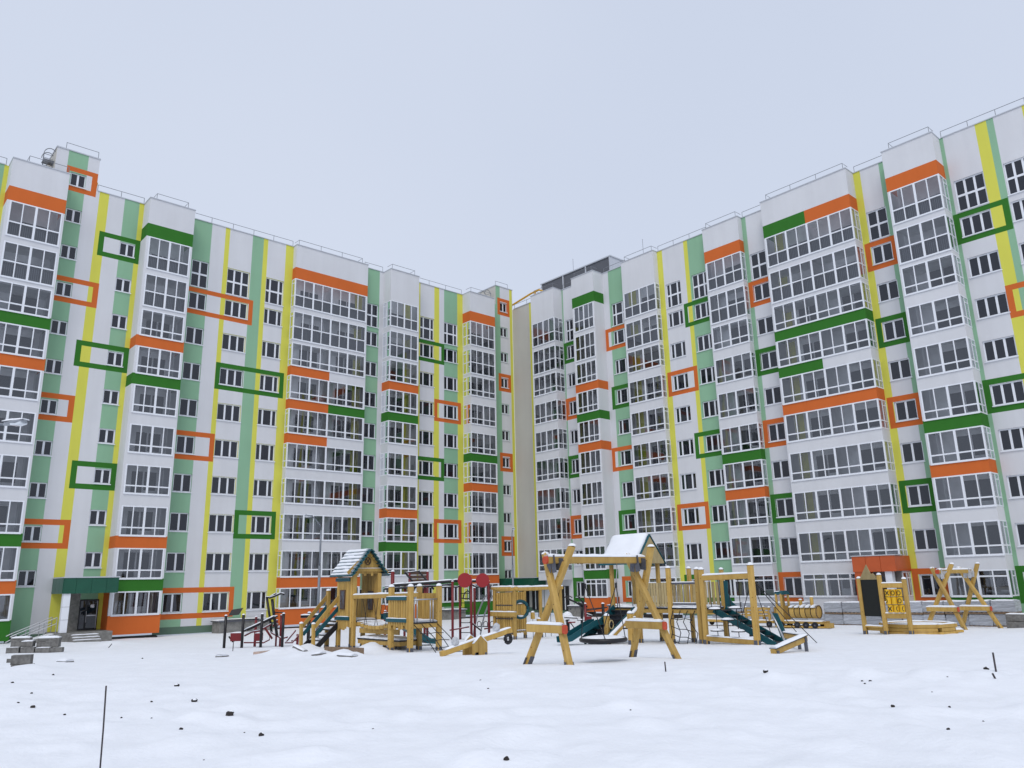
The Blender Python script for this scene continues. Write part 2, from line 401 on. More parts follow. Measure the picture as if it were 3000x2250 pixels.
        b = MB(); b.box((s0 + .02, -D + .02, ROOF - .3), (s1 - .02, .02, ROOF - .1)); b.box((s0 + .16, -D + .16, -2.70 if lo == 0 else sill(lo) - .79), (s1 - .16, .02, -2.5 if lo == 0 else sill(lo) - .6)); s.add(b, 'roof_slab', M['slab'])
        if lo == 0:
            ub = MB(); ub.box((s0 + .05, -D + .12, -3.2), (s1 - .05, .0, -2.90)); s.add(ub, 'bay_footing', M['soil'])
        # glazing per storey
        for k in floors:
            z0, z1, zm = rows[k]; g = MB(); y0, y1 = -D - .012, -D + .06; h = z1 - z0; t = .08
            a, c = s0 + ml, s1 - mr
            if side == -1: a = s0 - .012
            if side == 1: c = s1 + .012
            # corner posts / blank margins
            if side != -1: g.box((s0, -D, z0), (a, -D + .12, z1), white)
            if side != 1: g.box((c, -D, z0), (s1, -D + .12, z1), white)
            g.box((a, y0, z0), (c, y1, z0 + t), M['pvc']); g.box((a, y0, z1 - t), (c, y1, z1), M['pvc'])
            g.box((a - .02, y0 - .05, z0 - .045), (c + .02, y0, z0 - .002), M['pvc'])
            w = (c - a) / npan
            for i in range(npan + 1):
                x = a + i * w; tk = .14 if (i % 2 == 0 and 0 < i < npan) else .065
                if i == 0: x0, x1 = a, a + .09
                elif i == npan: x0, x1 = c - .09, c
                else: x0, x1 = x - tk / 2, x + tk / 2
                g.box((x0, y0 - .003, z0 + t), (x1, y1 - .003, z1 - t), M['pvc'])
            zz = [z0 + .04]
            if zm is not None: zz.append(zm)
            elif ground_transom: zz.append(z1 - .38)
            zz.append(z1 - .04)
            for q in zz[1:-1]: g.box((a + .09, y0 + .002, q - .045), (c - .09, y1 - .006, q + .045), M['pvc'])
            o = s.add(g, 'glazing')
            for i in range(npan):
                for j in range(len(zz) - 1):
                    x0 = a + i * w + .03; x1 = a + (i + 1) * w - .03
                    key = ('p', round(x1 - x0, 3), round(zz[j + 1] - zz[j], 3))
                    if key not in WMESH:
                        p = MB(); p.quad([(0, 0, 0), (x1 - x0, 0, 0), (x1 - x0, 0, zz[j + 1] - zz[j]), (0, 0, zz[j + 1] - zz[j])]); WMESH[key] = p.mesh('pane', M['glass'])
                    s.pane(WMESH[key], o, (x0, -D + .03, zz[j]), (x1 - x0) * (zz[j + 1] - zz[j]))
            # returns
            for sd, xx in ((-1, s0), (1, s1)):
                if sd == side:
                    g2 = MB(); xa, xb = (xx - .012, xx + .05) if sd < 0 else (xx - .05, xx + .012)
                    L0, L1 = -D + .06, 0.0; n2 = 2 if D > .9 else 1
                    g2.box((xa, L0, z0), (xb, L1, z0 + t), M['pvc']); g2.box((xa, L0, z1 - t), (xb, L1, z1), M['pvc'])
                    for i in range(n2 + 1):
                        y = L0 + (L1 - L0) * i / n2; g2.box((xa, max(L0, y - .04), z0 + t), (xb, min(L1, y + .04), z1 - t), M['pvc'])
                    if zm is not None: g2.box((xa + .003, L0, zm - .045), (xb - .003, L1, zm + .045), M['pvc'])
                    g2.box((xa + .003, L0 + (L1 - L0) / n2 * (n2 - 1), z1 - .42), (xb - .003, L1, z1 - .34), M['pvc'])
                    o2 = s.add(g2, 'side_glazing'); p = MB(); x = (xa + xb) / 2
                    p.quad([(x, L0, z0 + .05), (x, L1, z0 + .05), (x, L1, z1 - .05), (x, L0, z1 - .05)]); s.add(p, 'pane', M['glass'], o2)
                else:
                    g2 = MB(); g2.box((xx if sd < 0 else xx - .16, -D + .12, z0), (xx + .16 if sd < 0 else xx, .02, z1), (sidecol0 if (sidecol0 and k == 0 and sd < 0) else white)); s.add(g2, 'side_wall')
        # inside of the loggias: back wall, slabs, dark door and window openings, railings
        b = MB(); yb = .55
        zlo = rows[lo][0] - .7
        b.quad([(s0, yb, zlo), (s1, yb, zlo), (s1, yb, 26), (s0, yb, 26)], M['room'])
        b.quad([(s0 + .165, 0.02, zlo), (s0 + .165, yb, zlo), (s0 + .165, yb, 26), (s0 + .165, .02, 26)], M['room'] if not (endcol and endside < 0) else endcol)
        b.quad([(s1 - .165, 0.02, zlo), (s1 - .165, yb, zlo), (s1 - .165, yb, 26), (s1 - .165, .02, 26)], M['room'] if not (endcol and endside > 0) else endcol)
        if endcol:
            x0, x1 = (s0 + .17, s0 + .17 + .45) if endside < 0 else (s1 - .17 - .45, s1 - .17)
            b.quad([(x0, yb - .02, zlo), (x1, yb - .02, zlo), (x1, yb - .02, 26), (x0, yb - .02, 26)], endcol)
        units = 2 if npan > 4 else 1; W = (s1 - s0) / units
        rnd = random.Random(int(s0 * 100))
        for k in floors:
            z0, z1, zm = rows[k]; fl = z0 - .25 if k < 8 else z0 - .1
            b.box((s0 + .16, -D + .17, fl - .3), (s1 - .16, yb, fl), M['room'])
            if npan > 4: b.box(((s0 + s1) / 2 - .06, -D + .1, fl), ((s0 + s1) / 2 + .06, yb, fl + 2.5), M['room'])
            for u in range(units):
                o = s0 + u * W; j = rnd.uniform(-.12, .12)
                b.box((o + W * .34 + j, yb - .03, fl + .02), (o + W * .34 + .72 + j, yb - .015, fl + 2.05), M['roomdark'])
                b.box((o + W * .34 + .85 + j, yb - .03, fl + .75), (o + W * .34 + 1.65 + j, yb - .015, fl + 2.05), M['roomdark'])
        s.add(b, 'loggia_interior')
        rl = MB()
        for k in (8, 9):
            z0 = rows[k][0]; n = int((s1 - s0) / .13)
            for i in range(n): x = s0 + .2 + (s1 - s0 - .4) * i / (n - 1); rl.box((x - .012, -D + .20, z0 + .02), (x + .012, -D + .225, z0 + 1.05), M['railgrey'])
            rl.box((s0 + .17, -D + .24, z0 - .05), (s1 - .17, -D + .25, z0 + 1.05), M['roofbox'])
            rl.box((s0 + .17, -D + .19, z0 + 1.05), (s1 - .17, -D + .24, z0 + 1.10), M['railgrey'])
        s.add(rl, 'loggia_railing')
    def finish(s, limit=300):
        s.panes.sort(key=lambda t: -t[0]); rest = MB()
        for i, (sc, me, parent, loc) in enumerate(s.panes):
            if i < limit:
                o = inst('pane', me, parent); po = parent.location
                o.location = (loc[0] - po.x, loc[1] - po.y, loc[2] - po.z)
            else:
                n = len(rest.v); rest.v += [(v.co.x + loc[0], v.co.y + loc[1], v.co.z + loc[2]) for v in me.vertices]
                for p in me.polygons: rest.f.append(tuple(n + q for q in p.vertices)); rest.m.append(rest.mi(me.materials[0]))
        if rest.f: o = s.add(rest, 'remaining_panes'); o['kind'] = 'stuff'
W_, O_, G_, P_, Y_ = M['white'], M['orange'], M['green'], M['pastel'], M['yellow']
def fr(a, b, z0, z1, m, t=.36, L=True, Rr=True):
    return (a, b, z0, z1, a + (t if L else 0), b - (t if Rr else 0), z0 + t, z1 - t, m)
def rf(a, b, k, m, L=True, Rr=True, t=.36):
    wb, wt = (regwin(k)[0], regwin(k)[0] + 1.32); return fr(a, b, wb - .43, wt + .35 + .02, m, t, L, Rr)
ALL = list(range(10))
def reg(a, b, frc, ks=ALL): return (a, b, [regwin(k) for k in ks], frc)
TWO = (1, 1); THREE = (1, 1, 1); NWN = (.7, 1.3, .7)

# ---- left wing (local s = world X)
L = Wing('apartment_block_wing', 'ten storey wing with green entrance canopy, dark outdoor trainers in front', (0, 57.89, CZ), 0)
L.wall('wall', -4, 6.68, [(6.42, 6.68, Y_), (3.4, 6.42, P_)], [reg(4.2, 5.6, TWO)], [])
L.bay(6.68, 10.07, 1.4, {10: O_, 7: G_, 6: O_, 2: G_, 1: O_, 0: G_}, 4)
wa = [(3.20 + 2.767 * m, 4.20 + 2.767 * m) for m in range(-1, 10)]
wb = [(1.57 + 2.775 * m, 2.58 + 2.775 * m) for m in range(0, 9)]
def wf(list_, m, a, b, mt, L_=True, R_=True): q = list_[m]; return fr(a, b, q[0] - .43, q[1] + .43, mt, .36, L_, R_)
FA_ = [wf(wa, 7, 10.0, 13.0, O_, False), wf(wa, 4, 10.0, 12.34, O_, False), wf(wa, 1, 10.0, 12.97, O_, False), wf(wb, 8, 12.62, 15.44, G_), wf(wb, 5, 12.0, 15.44, G_), wf(wb, 2, 12.61, 15.44, G_)]
L.wall('wall', 10.07, 12.10, [(10.07, 10.33, Y_ if False else P_), (10.33, 11.36, P_)], [(10.36, 11.36, wa, TWO)], FA_ + [wf(wa, 10, 9.9, 12.10, O_, True)], z1=30.7)
L.wall('wall', 12.10, 15.42, [(12.34, 12.98, Y_), (14.05, 15.09, P_), (15.09, 15.42, Y_)], [(14.05, 15.08, wb, TWO)], FA_)
L.bay(15.42, 18.71, 1.4, {10: G_, 7: O_, 6: G_, 2: O_, 1: G_, 0: O_}, 4, sidecol0=O_)
L.wall('wall', 18.71, 27.55, [(18.71, 20.57, P_), (21.66, 22.03, Y_), (23.93, 24.88, P_), (24.88, 25.26, Y_), (26.85, 27.55, Y_)],
       [reg(19.25, 20.56, TWO), reg(22.03, 23.87, THREE), reg(25.27, 26.83, NWN)],
       [rf(18.6, 24.3, 8, O_, False), rf(21.68, 27.27, 6, G_), rf(18.6, 22.0, 4, O_, False), rf(23.91, 27.22, 2, G_), rf(18.6, 24.27, 0, O_, False)])
L.bay(27.55, 34.53, .6, {10: O_, 7: (O_, W_), 6: (O_, G_), 5: (O_, W_), 1: O_, 0: O_}, 8, side=-1, endcol=Y_, endside=1)
L.wall('wall', 34.53, 36.59, [(34.53, 36.14, P_)], [reg(34.78, 36.07, TWO)], [])
L.bay(36.59, 39.73, 1.2, {7: O_, 6: G_, 3: O_, 2: G_, 0: O_}, 4, side=-1, endcol=Y_, endside=1)
L.wall('wall', 39.73, 45.86, [(39.73, 40.71, Y_), (42.36, 42.95, Y_), (43.55, 45.18, P_), (45.18, 45.86, Y_)],
       [reg(40.72, 42.35, NWN), reg(43.56, 45.18, NWN)],
       [rf(39.9, 43.57, 8, G_), rf(39.9, 43.55, 4, G_), rf(42.4, 45.58, 6, O_), rf(42.4, 45.57, 2, O_), rf(39.9, 45.57, 0, G_)])
L.bay(45.86, 49.08, 1.2, {10: O_, 5: G_, 4: O_, 1: O_, 0: G_}, 4, side=-1, endcol=None)
wi = [(8.44 + 2.737 * m, 9.45 + 2.737 * m) for m in range(-3, 8)]
FE_ = [wf(wi, q, 50.49, 52.18, O_) for q in (1, 4, 7, 10)]
L.wall('wall', 49.08, 50.27, [(49.08, 50.27, P_)], [], FE_)
L.wall('wall', 50.27, 52.55, [(50.27, 50.84, P_), (52.18, 52.55, Y_)], [(50.85, 51.80, wi, TWO)], FE_, z1=30.3)
# stair towers above the roof
def tower(W, a, b, z1, fa, fb, dp=5):
    W.wall('wall', fa, fb, [], [], [], ROOF, z1, False)
    t = MB(); t.quad([(a, 0, ROOF), (a, dp, ROOF), (a, dp, z1), (a, 0, z1)], M['side']); t.quad([(b, 0, ROOF), (b, dp, ROOF), (b, dp, z1), (b, 0, z1)], M['side']); t.quad([(a, dp, ROOF), (b, dp, ROOF), (b, dp, z1), (a, dp, z1)], M['side'])
    t.box((a - .05, -.05, z1), (b + .05, dp + .05, z1 + .08), M['coping']); W.add(t, 'stair_tower')
tower(L, 9.33, 12.10, 30.7, 9.33, 10.07)
tower(L, 50.27, 52.60, 30.3, 52.55, 52.60)
for a, b, y in ((-4, 6.5, 0), (12.2, 15.4, 0), (18.8, 27.5, 0), (34.6, 36.5, 0), (39.8, 45.8, 0)): L.rail(a, b, y + .1); L.coping(a, b, y, .3)
for a, b, D in ((7.6, 10.0, 1.4), (15.9, 18.2, 1.4), (27.8, 34.0, .6), (36.8, 39.3, 1.2), (46.1, 48.7, 1.2)): L.rail(a, b, -D + .15, ret=.8)
L.rail(9.9, 12.0, .15, 30.78); L.rail(50.4, 52.1, .15, 30.38, .5)
# hooped ladders and gas pipe on the roof
for x0, z0, dz in ((8.75, ROOF, 2.4), (49.3, ROOF, 1.3)):
    ld_ = MB(); yy = 1.2
    for dx in (0, .6): ld_.tube([(x0 + dx, yy, z0), (x0 + dx, yy, z0 + dz)], .03, n=5)
    for i in range(int(dz / .3)): ld_.tube([(x0, yy, z0 + .3 * i + .2), (x0 + .6, yy, z0 + .3 * i + .2)], .02, n=5)
    for dy in (0, .7): ld_.tube([(x0 + .3 + .42 * math.cos(t), yy - dy, z0 + dz * .8 + .55 * math.sin(t)) for t in [math.pi * i / 10 for i in range(11)]], .03, n=5)
    ld_.box((x0 - .1, yy - .8, z0 + dz * .62), (x0 + .7, yy, z0 + dz * .62 + .05)); L.add(ld_, 'roof_ladder', M['railgrey'])
gp = MB(); gp.tube([(9.1, 1.0, ROOF), (9.1, 1.0, 29.4), (9.25, 2.2, 29.7)], .09); gp.tube([(12.25, .8, ROOF), (12.25, .8, 29.2), (12.2, 1.6, 29.3)], .07); L.add(gp, 'gas_pipe', M['gas'])
L.finish()

# ---- right wing (local s = -Y)
Rw = Wing('apartment_block_wing', 'ten storey wing with orange entrance canopy, wrapped pallets stacked in front', (52.55, 0, CZ + .16), -math.pi / 2, .99)
Rw.wall('wall', -57.85, -53.74, [(-57.85, -55.26, M['side']), (-55.26, -53.74, Y_)], [], [(-55.27, -53.73, BASE, .2, 0, 0, 0, 0, W_)])
Rw.bay(-53.74, -50.52, 1.2, {}, 4, side=1, floors=range(1, 10))
Rw.wall('wall', -53.74, -50.52, [], [], [], BASE, .05)
Rw.wall('wall', -50.52, -47.89, [(-50.52, -50.36, P_)], [reg(-50.14, -48.5, NWN)], [rf(-50.51, -47.5, k, m, True, False) for k, m in ((8, G_), (6, O_), (4, G_), (2, O_), (0, G_))])
Rw.bay(-47.89, -45.11, 1.36, {10: G_, 7: O_, 6: G_, 5: O_, 1: G_, 0: O_}, 4, ground_transom=True)
Rw.wall('wall', -45.11, -42.31, [(-44.42, -42.31, P_)], [reg(-44.20, -42.57, NWN)],
        [rf(-45.1, -41.9, 8, O_, True, False), rf(-45.1, -41.9, 4, O_, True, False), rf(-44.74, -41.9, 6, G_, True, False), rf(-44.72, -41.9, 2, G_, True, False), rf(-44.74, -41.9, 0, O_, True, False)])
Rw.bay(-42.31, -38.67, .6, {}, 4, side=1, endcol=Y_, endside=-1, ground_transom=True)
Rw.wall('wall', -38.67, -33.50, [(-38.67, -38.12, Y_), (-35.86, -35.46, Y_), (-35.46, -33.5, P_)], [reg(-37.99, -36.47, NWN), reg(-35.30, -33.62, THREE)],
        [rf(-38.5, -35.49, 6, O_), rf(-38.5, -35.49, 2, O_), rf(-36.3, -33.0, 8, G_, True, False), rf(-36.3, -33.0, 4, G_, True, False), rf(-38.3, -33.0, 0, G_, True, False)])
Rw.bay(-33.50, -30.17, .6, {10: O_, 4: G_, 3: O_}, 4, side=1, ground_transom=True)
Rw.wall('wall', -30.17, -27.74, [(-30.17, -29.80, P_)], [reg(-29.75, -28.40, TWO)], [rf(-30.13, -27.4, k, m, True, False) for k, m in ((8, O_), (6, G_), (4, O_), (2, G_), (0, O_))])
Rw.bay(-27.74, -20.98, 1.2, {10: (G_, O_), 7: G_, 6: (G_, W_), 5: O_}, 8, side=1, endcol=Y_, endside=-1, ground_transom=True)
Rw.wall('wall', -20.98, -18.39, [(-20.98, -20.49, Y_), (-19.16, -18.39, P_)], [reg(-20.45, -19.10, TWO)], [rf(-20.9, -18.74, k, m) for k, m in ((8, O_), (6, G_), (4, O_), (2, G_), (0, O_))])
Rw.bay(-18.39, -15.12, 1.3, {10: O_, 4: G_, 3: O_, 0: G_}, 4, side=1, ground_transom=True)
Rw.wall('wall', -15.12, 3.0, [(-15.12, -14.89, P_), (-12.96, -12.29, Y_), (-12.29, -11.89, P_), (-10.28, -9.6, Y_), (-6, -5.2, P_)], [reg(-14.72, -12.97, THREE), reg(-11.84, -10.3, THREE), reg(-8.6, -7, THREE)],
        [rf(-15.11, -11.93, 8, G_), rf(-15.11, -11.93, 4, G_), rf(-15.11, -11.93, 0, G_), rf(-12.97, -9.5, 6, O_), rf(-12.97, -9.5, 2, O_)])
for a, b in ((-57.6, -53.8), (-50.4, -48.0), (-45.0, -42.4), (-38.6, -33.6), (-30.1, -27.8), (-20.9, -18.5), (-15.0, 3)): Rw.rail(a, b, .1); Rw.coping(a, b, 0, .3)
for a, b, D in ((-53.4, -50.7, 1.2), (-47.6, -45.4, 1.36), (-42.0, -38.9, .6), (-33.2, -30.4, .6), (-27.3, -21.2, 1.2), (-17.9, -15.3, 1.3)): Rw.rail(a, b, -D + .15, ret=.8)
ph = MB()
for i in range(3):
    a = -55.7 + 3.2 * i; ph.box((a + .12, 2.4, ROOF - .2), (a + 3.08, 6.0, 31.0), M['roofbox'])
for i in range(4): a = -55.7 + 3.2 * i; ph.box((a - .07, 2.33, ROOF - .2), (a + .07, 6.05, 31.05), M['coping'])
ph.box((-55.85, 2.3, 31.0), (-45.95, 6.1, 31.12), M['coping'])
Rw.add(ph, 'plant_room')
v = MB(); v.box((-54.3, 2.35, 28.6), (-53.4, 2.39, 29.1), M['pvc']); v.box((-54.2, 2.33, 28.68), (-53.5, 2.348, 29.02), M['black']); v.box((-50.3, 2.35, 29.0), (-49.4, 2.39, 29.7), M['pvc']); v.box((-50.2, 2.33, 29.08), (-49.5, 2.348, 29.62), M['roofbox']); Rw.add(v, 'vent_grille')
an = MB(); an.tube([(-52.5, 4, 30.9), (-52.5, 4, 33.4)], .02, n=5); an.tube([(-43.2, 4, ROOF), (-43.2, 4, 32.3)], .02, n=5); Rw.add(an, 'antenna', M['railgrey'])
gp = MB(); gp.tube([(-58.2, .3, 28.9), (-55.2, .3, 29.35), (-54.0, .3, 29.4), (-53.4, .9, 29.0)], .10); gp.tube([(-54.6, .3, 29.35), (-54.6, .3, 28.2)], .08); Rw.add(gp, 'gas_pipe', M['gas'])
Rw.finish()

# ------------------------------------------------------------------ entrances, kerbs, site things
M['wood'] = mat('honey_timber', (.52, .34, .092), .55, bump=.1, bscale=25, col2=(.41, .245, .056), vscale=2.2, var=.1, stretch=(3, 3, .8))
M['wood2'] = mat('tan_timber', (.44, .35, .18), .6, bump=.1, bscale=25, col2=(.34, .26, .12), vscale=3, var=.1, stretch=(3, 3, .8))
M['knot'] = mat('timber_knot', (.12, .055, .015), .6)
M['teal'] = mat('teal_board', (.004, .075, .095), .45, var=.12, vscale=5)
M['dred'] = mat('dark_red_paint', (.17, .012, .016), .4)
M['redcap'] = mat('red_plastic_cap', (.50, .065, .022), .45, var=.2, vscale=9)
M['steel'] = mat('galvanised_steel', (.42, .43, .45), .35, metal=.7)
M['plate'] = mat('grey_bracket_steel', (.12, .125, .15), .5, metal=.4, var=.3, vscale=14)
M['film'] = mat('stretch_film', (.40, .42, .46), .3, var=.4, vscale=2.5, stretch=(1.2, 1.2, 7), bump=.5, bscale=9, spec=.6)
M['filmw'] = mat('pale_wrap_film', (.55, .57, .60), .3, var=.35, vscale=8, bump=.6, bscale=20)
M['paver'] = mat('grey_concrete_block', (.19, .185, .175), .9, var=.45, vscale=6, bump=.5, bscale=40)
M['rust'] = mat('rebar_steel', (.055, .045, .05), .7, var=.3, vscale=12)
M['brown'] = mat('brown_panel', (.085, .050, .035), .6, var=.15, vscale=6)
M['board'] = mat('blackboard', (.010, .012, .011), .75)
M['tic'] = mat('yellow_plastic', (.72, .43, .02), .4)
M['lamp'] = mat('lamp_housing', (.30, .32, .35), .4, metal=.3)
M['lens'] = mat('lamp_lens', (.62, .66, .70), .15, spec=.7)
M['pole'] = mat('lamp_pole_paint', (.20, .22, .25), .5, metal=.3, var=.1)
M['plank'] = mat('weathered_plank', (.22, .15, .095), .8, var=.3, vscale=5, stretch=(6, 1, 6))
M['pinkp'] = mat('pale_board', (.48, .36, .30), .8, var=.2, vscale=5)

# left entrance (parts of the wing, local coordinates)
Lw = L
c = MB(); c.box((12.35, -2.78, -.05), (15.50, -.02, .86)); Lw.add(c, 'entrance_canopy', M['canopy'])
xs = [12.36, 13.05, 13.92, 14.78, 15.49]
for i in range(4):
    p = MB(); p.box((xs[i] + .008, -2.81, -.06), (xs[i + 1] - .008, -2.775, .88)); Lw.add(p, 'canopy_panel', M['canopy'])
for i in range(3):
    y0 = -2.77 + .92 * i; p = MB(); p.box((12.325, y0 + .008, -.06), (12.352, y0 + .91, .88)); Lw.add(p, 'canopy_panel', M['canopy'])
p = MB(); p.box((12.3, -2.85, .88), (15.55, 0, .95)); Lw.add(p, 'canopy_edge', M['coping'])
for z0, z1 in ((-2.36, -1.62), (-1.60, -.86), (-.84, -.06)):
    p = MB(); p.box((12.42, -2.74, z0), (12.82, -2.36, z1)); Lw.add(p, 'column', M['pvc'])
p = MB(); p.box((12.25, -2.85, -3.1), (15.40, -.01, -2.38)); Lw.add(p, 'porch', M['concrete'])
for i in range(3):
    p = MB(); p.box((13.0, -3.2 - .3 * i, -3.15), (14.55, -2.86 - .3 * i, -2.52 - .14 * i)); o = Lw.add(p, 'step', M['concrete'])
    q = MB(); q.snowbar((13.02, -3.05 - .3 * i, -2.515 - .14 * i), (14.53, -3.05 - .3 * i, -2.515 - .14 * i), .26, .05); Lw.add(q, 'snow', M['snow'], o)
d = MB(); d.box((14.04, -.06, -2.38), (15.16, -.005, -.45)); do = Lw.add(d, 'door', M['black'])
d = MB()
for a, b in (((14.1, -2.3), (14.38, -.55)), ((14.5, -2.25), (15.05, -1.5)), ((14.5, -1.42), (15.05, -.55))): d.box((a[0], -.075, a[1]), (b[0], -.062, b[1]))
Lw.add(d, 'pane', M['pane'], do)
d = MB(); d.box((14.5, -.085, -1.5), (15.05, -.063, -1.43)); d.tube([(14.46, -.13, -1.9), (14.46, -.13, -1.2)], .02); d.box((15.06, -.085, -2.3), (15.10, -.063, -.55)); Lw.add(d, 'handle', M['steel'], do)
d = MB(); d.box((14.68, -.082, -.98), (14.90, -.077, -.78)); Lw.add(d, 'notice', M['pvc'], do)
d = MB(); d.box((13.0, -.03, -2.38), (14.03, -.004, -.06)); Lw.add(d, 'porch_wall', M['plate'] if False else M['concrete'])
d = MB()
for y in (-2.6, -1.4):
    for x, z in ((10.2, -2.3), (10.9, -2.0), (11.6, -1.7), (12.25, -1.45)): d.tube([(x, y, -3.0), (x, y, z)], .022, n=6)
    for dz in (0, -.35): d.tube([(9.9, y, -2.45 + dz), (10.2, y, -2.3 + dz), (12.25, y, -1.45 + dz)], .025, n=6)
Lw.add(d, 'handrail', M['steel'])
d = MB(); d.prism([(10.0, -3.1), (12.25, -3.1), (12.25, -2.4), (10.0, -2.95)], 'y', -2.6, -1.4); o = Lw.add(d, 'ramp', M['concrete'])
q = MB(); q.snowbar((10.1, -2.0, -2.93), (12.2, -2.0, -2.42), 1.1, .06); Lw.add(q, 'snow', M['snow'], o)
# corner canopy
c = MB(); c.box((49.5, -1.6, -.55), (50.93, -.02, .40)); Lw.add(c, 'entrance_canopy', M['canopy'])
c = MB(); c.box((-57.8, -1.6, -.70), (-54.0, -.02, .25)); Rw.add(c, 'entrance_canopy', M['canopy'])
c = MB(); c.box((-57.85, -1.65, .25), (-53.95, -.02, .31)); Rw.add(c, 'canopy_edge', M['coping'])
for a in (-57.3, -55.9, -53.3, -52.0):
    d = MB(); d.box((a, -.05, -2.7), (a + .95, -.01, -.55)); do = Rw.add(d, 'door', M['black']); d = MB(); d.box((a + .42, -.07, -2.65), (a + .52, -.052, -.6)); Rw.add(d, 'door_frame', M['pvc'], do)
# right entrance
c = MB(); c.box((-23.55, -2.28, .05), (-20.87, -1.22, .98)); Rw.add(c, 'entrance_canopy', M['ocanopy'])
c = MB(); c.box((-20.96, -1.2, .05), (-20.88, -.02, .98)); Rw.add(c, 'canopy_return', M['ocanopy'])
for a, b in ((-23.56, -22.7), (-22.68, -21.78), (-21.76, -20.86)):
    p = MB(); p.box((a + .006, -2.31, .03), (b - .006, -2.285, 1.0)); Rw.add(p, 'canopy_panel', M['ocanopy'])
p = MB(); p.box((-23.6, -2.35, 1.0), (-20.82, -1.21, 1.06)); Rw.add(p, 'canopy_edge', M['coping'])
for i in range(3):
    p = MB(); p.box((-23.5, -2.26, -2.95 + i), (-22.75, -1.25, -1.965 + i)); Rw.add(p, 'pier', M['ocanopy'])
p = MB(); p.box((-21.62, -2.2, -2.95), (-21.2, -1.8, .05)); Rw.add(p, 'column', M['pvc'])
p = MB(); p.box((-22.75, -1.3, -2.9), (-21.0, -1.22, .04)); Rw.add(p, 'porch_wall', M['concrete'])
p = MB(); p.box((-22.6, -1.34, -2.7), (-21.7, -1.305, -.5)); Rw.add(p, 'door', M['black'])

def snowcap(name, parent, p, q, w, h):
    b = MB(); b.snowbar(p, q, w, h); return b.build(name, M['snow'], parent, True)
# basement light wells with snow-covered lids
def hatch(label, x0, y0, x1, y1, h):
    z = min(gz(x0, y0), gz(x1, y1)) - .1
    t = thing('basement_hatch', label, 'hatch', ((x0 + x1) / 2, (y0 + y1) / 2, z), 'snow covered basement hatches')
    b = MB(); b.box((x0 + .1, y0 + .1, z), (x1 - .1, y1 - .1, z + h - .12)); b.build('base', M['concrete'], t)
    b = MB(); b.box((x0, y0, z + h - .12), (x1, y1, z + h - .04)); b.build('lid', M['plate'], t)
    b = MB(); b.snowbar(((x0 + x1) / 2, y0 + .02, z + h - .038), ((x0 + x1) / 2, y1 - .02, z + h - .038), x1 - x0 - .04, .09); b.build('snow', M['snow'], t, True)
hatch('low concrete basement hatch with snowy lid behind the dark bench trainer', 22.6, 56.1, 26.6, 57.7, .95)
hatch('low basement hatch with snowy lid seen between the red frame posts', 42.6, 55.9, 44.6, 57.6, .95)
hatch('grey basement hatch below the green framed ground floor window', 50.9, 47.6, 52.3, 49.8, 1.05)
hatch('grey snow topped basement hatch against the orange wall base', 50.6, 42.6, 51.9, 44.9, 1.15)

# street lamps
def lamp(label, base, top, arm, headlen, r=.075, snow=True):
    base = Vector(base); t = thing('street_lamp', label, 'street lamp', base)
    top = Vector(top); arm = Vector(arm)
    b = MB(); b.tube([base, (base.x, base.y, base.z + (top.z - base.z) * .62)], r, n=10); b.tube([(base.x, base.y, base.z + (top.z - base.z) * .62), top - Vector((0, 0, .5))], r * .7, n=10); b.tube([base, base + Vector((0, 0, .5))], r * 1.5, n=10); b.build('pole', M['pole'], t, True)
    d = (arm - top); d.z = 0; L_ = d.length; d.normalize(); b = MB(); tp = top - Vector((0, 0, .5))
    b.tube([tp, tp + Vector((0, 0, .25)) + d * .06, tp + Vector((0, 0, .42)) + d * .25, tp + (arm - tp) * .6 + Vector((0, 0, .12)), arm], r * .45, n=8); b.build('arm', M['pole'], t, True)
    e = arm + d * headlen; b = MB(); s = Vector((-d.y, d.x, 0))
    pts = [(0, .05, .05), (.2, .10, .06), (.6, .13, .075), (.9, .10, .05), (1, .04, .02)]; rings = []
    for k, w, h in pts:
        c = arm + d * headlen * k + Vector((0, 0, .04 * k)); rings.append([c + s * w, c + Vector((0, 0, h)) + s * w * .6, c + Vector((0, 0, h)) - s * w * .6, c - s * w, c - s * w * .8 - Vector((0, 0, .035)), c + s * w * .8 - Vector((0, 0, .035))])
    for i in range(len(rings) - 1):
        for j in range(6): b.quad([rings[i][j], rings[i][(j + 1) % 6], rings[i + 1][(j + 1) % 6], rings[i + 1][j]])
    b.quad(rings[0]); b.quad(rings[-1]); hd = b.build('lamp_head', M['lamp'], t)
    b = MB(); c0 = arm + d * headlen * .42 - Vector((0, 0, .02)); c1 = arm + d * headlen * .92 - Vector((0, 0, .0)); b.sweep([c0, (c0 + c1) / 2 - Vector((0, 0, .02)), c1], [(-.09, -.04), (.09, -.04), (.1, .01), (-.1, .01)]); b.build('lens', M['lens'], hd)
    if snow: b = MB(); b.snowbar(arm + Vector((0, 0, .06)), e + Vector((0, 0, .06)), .2, .055); b.build('snow', M['snow'], t, True)
p = at(941, 1540, 45); lamp('grey street lamp with curved arm standing behind the timber play tower', (p.x, p.y, gz(p.x, p.y)), (p.x, p.y, p.z + .25), at(915, 1513, 44.4), .55)
p = at(1500, 1570, 62); lamp('slim grey street lamp standing in front of the corner entrance', (p.x, p.y, gz(p.x, p.y)), (p.x, p.y, p.z + .45), at(1502, 1551, 61.6), .6, .07)
p = at(-140, 1262, 19.4); q = at(14, 1243, 18.9); lamp('street lamp whose snowy head reaches in beside the first balcony column', (p.x, p.y, gz(p.x, p.y)), (p.x, p.y, p.z + .35), q, .66)

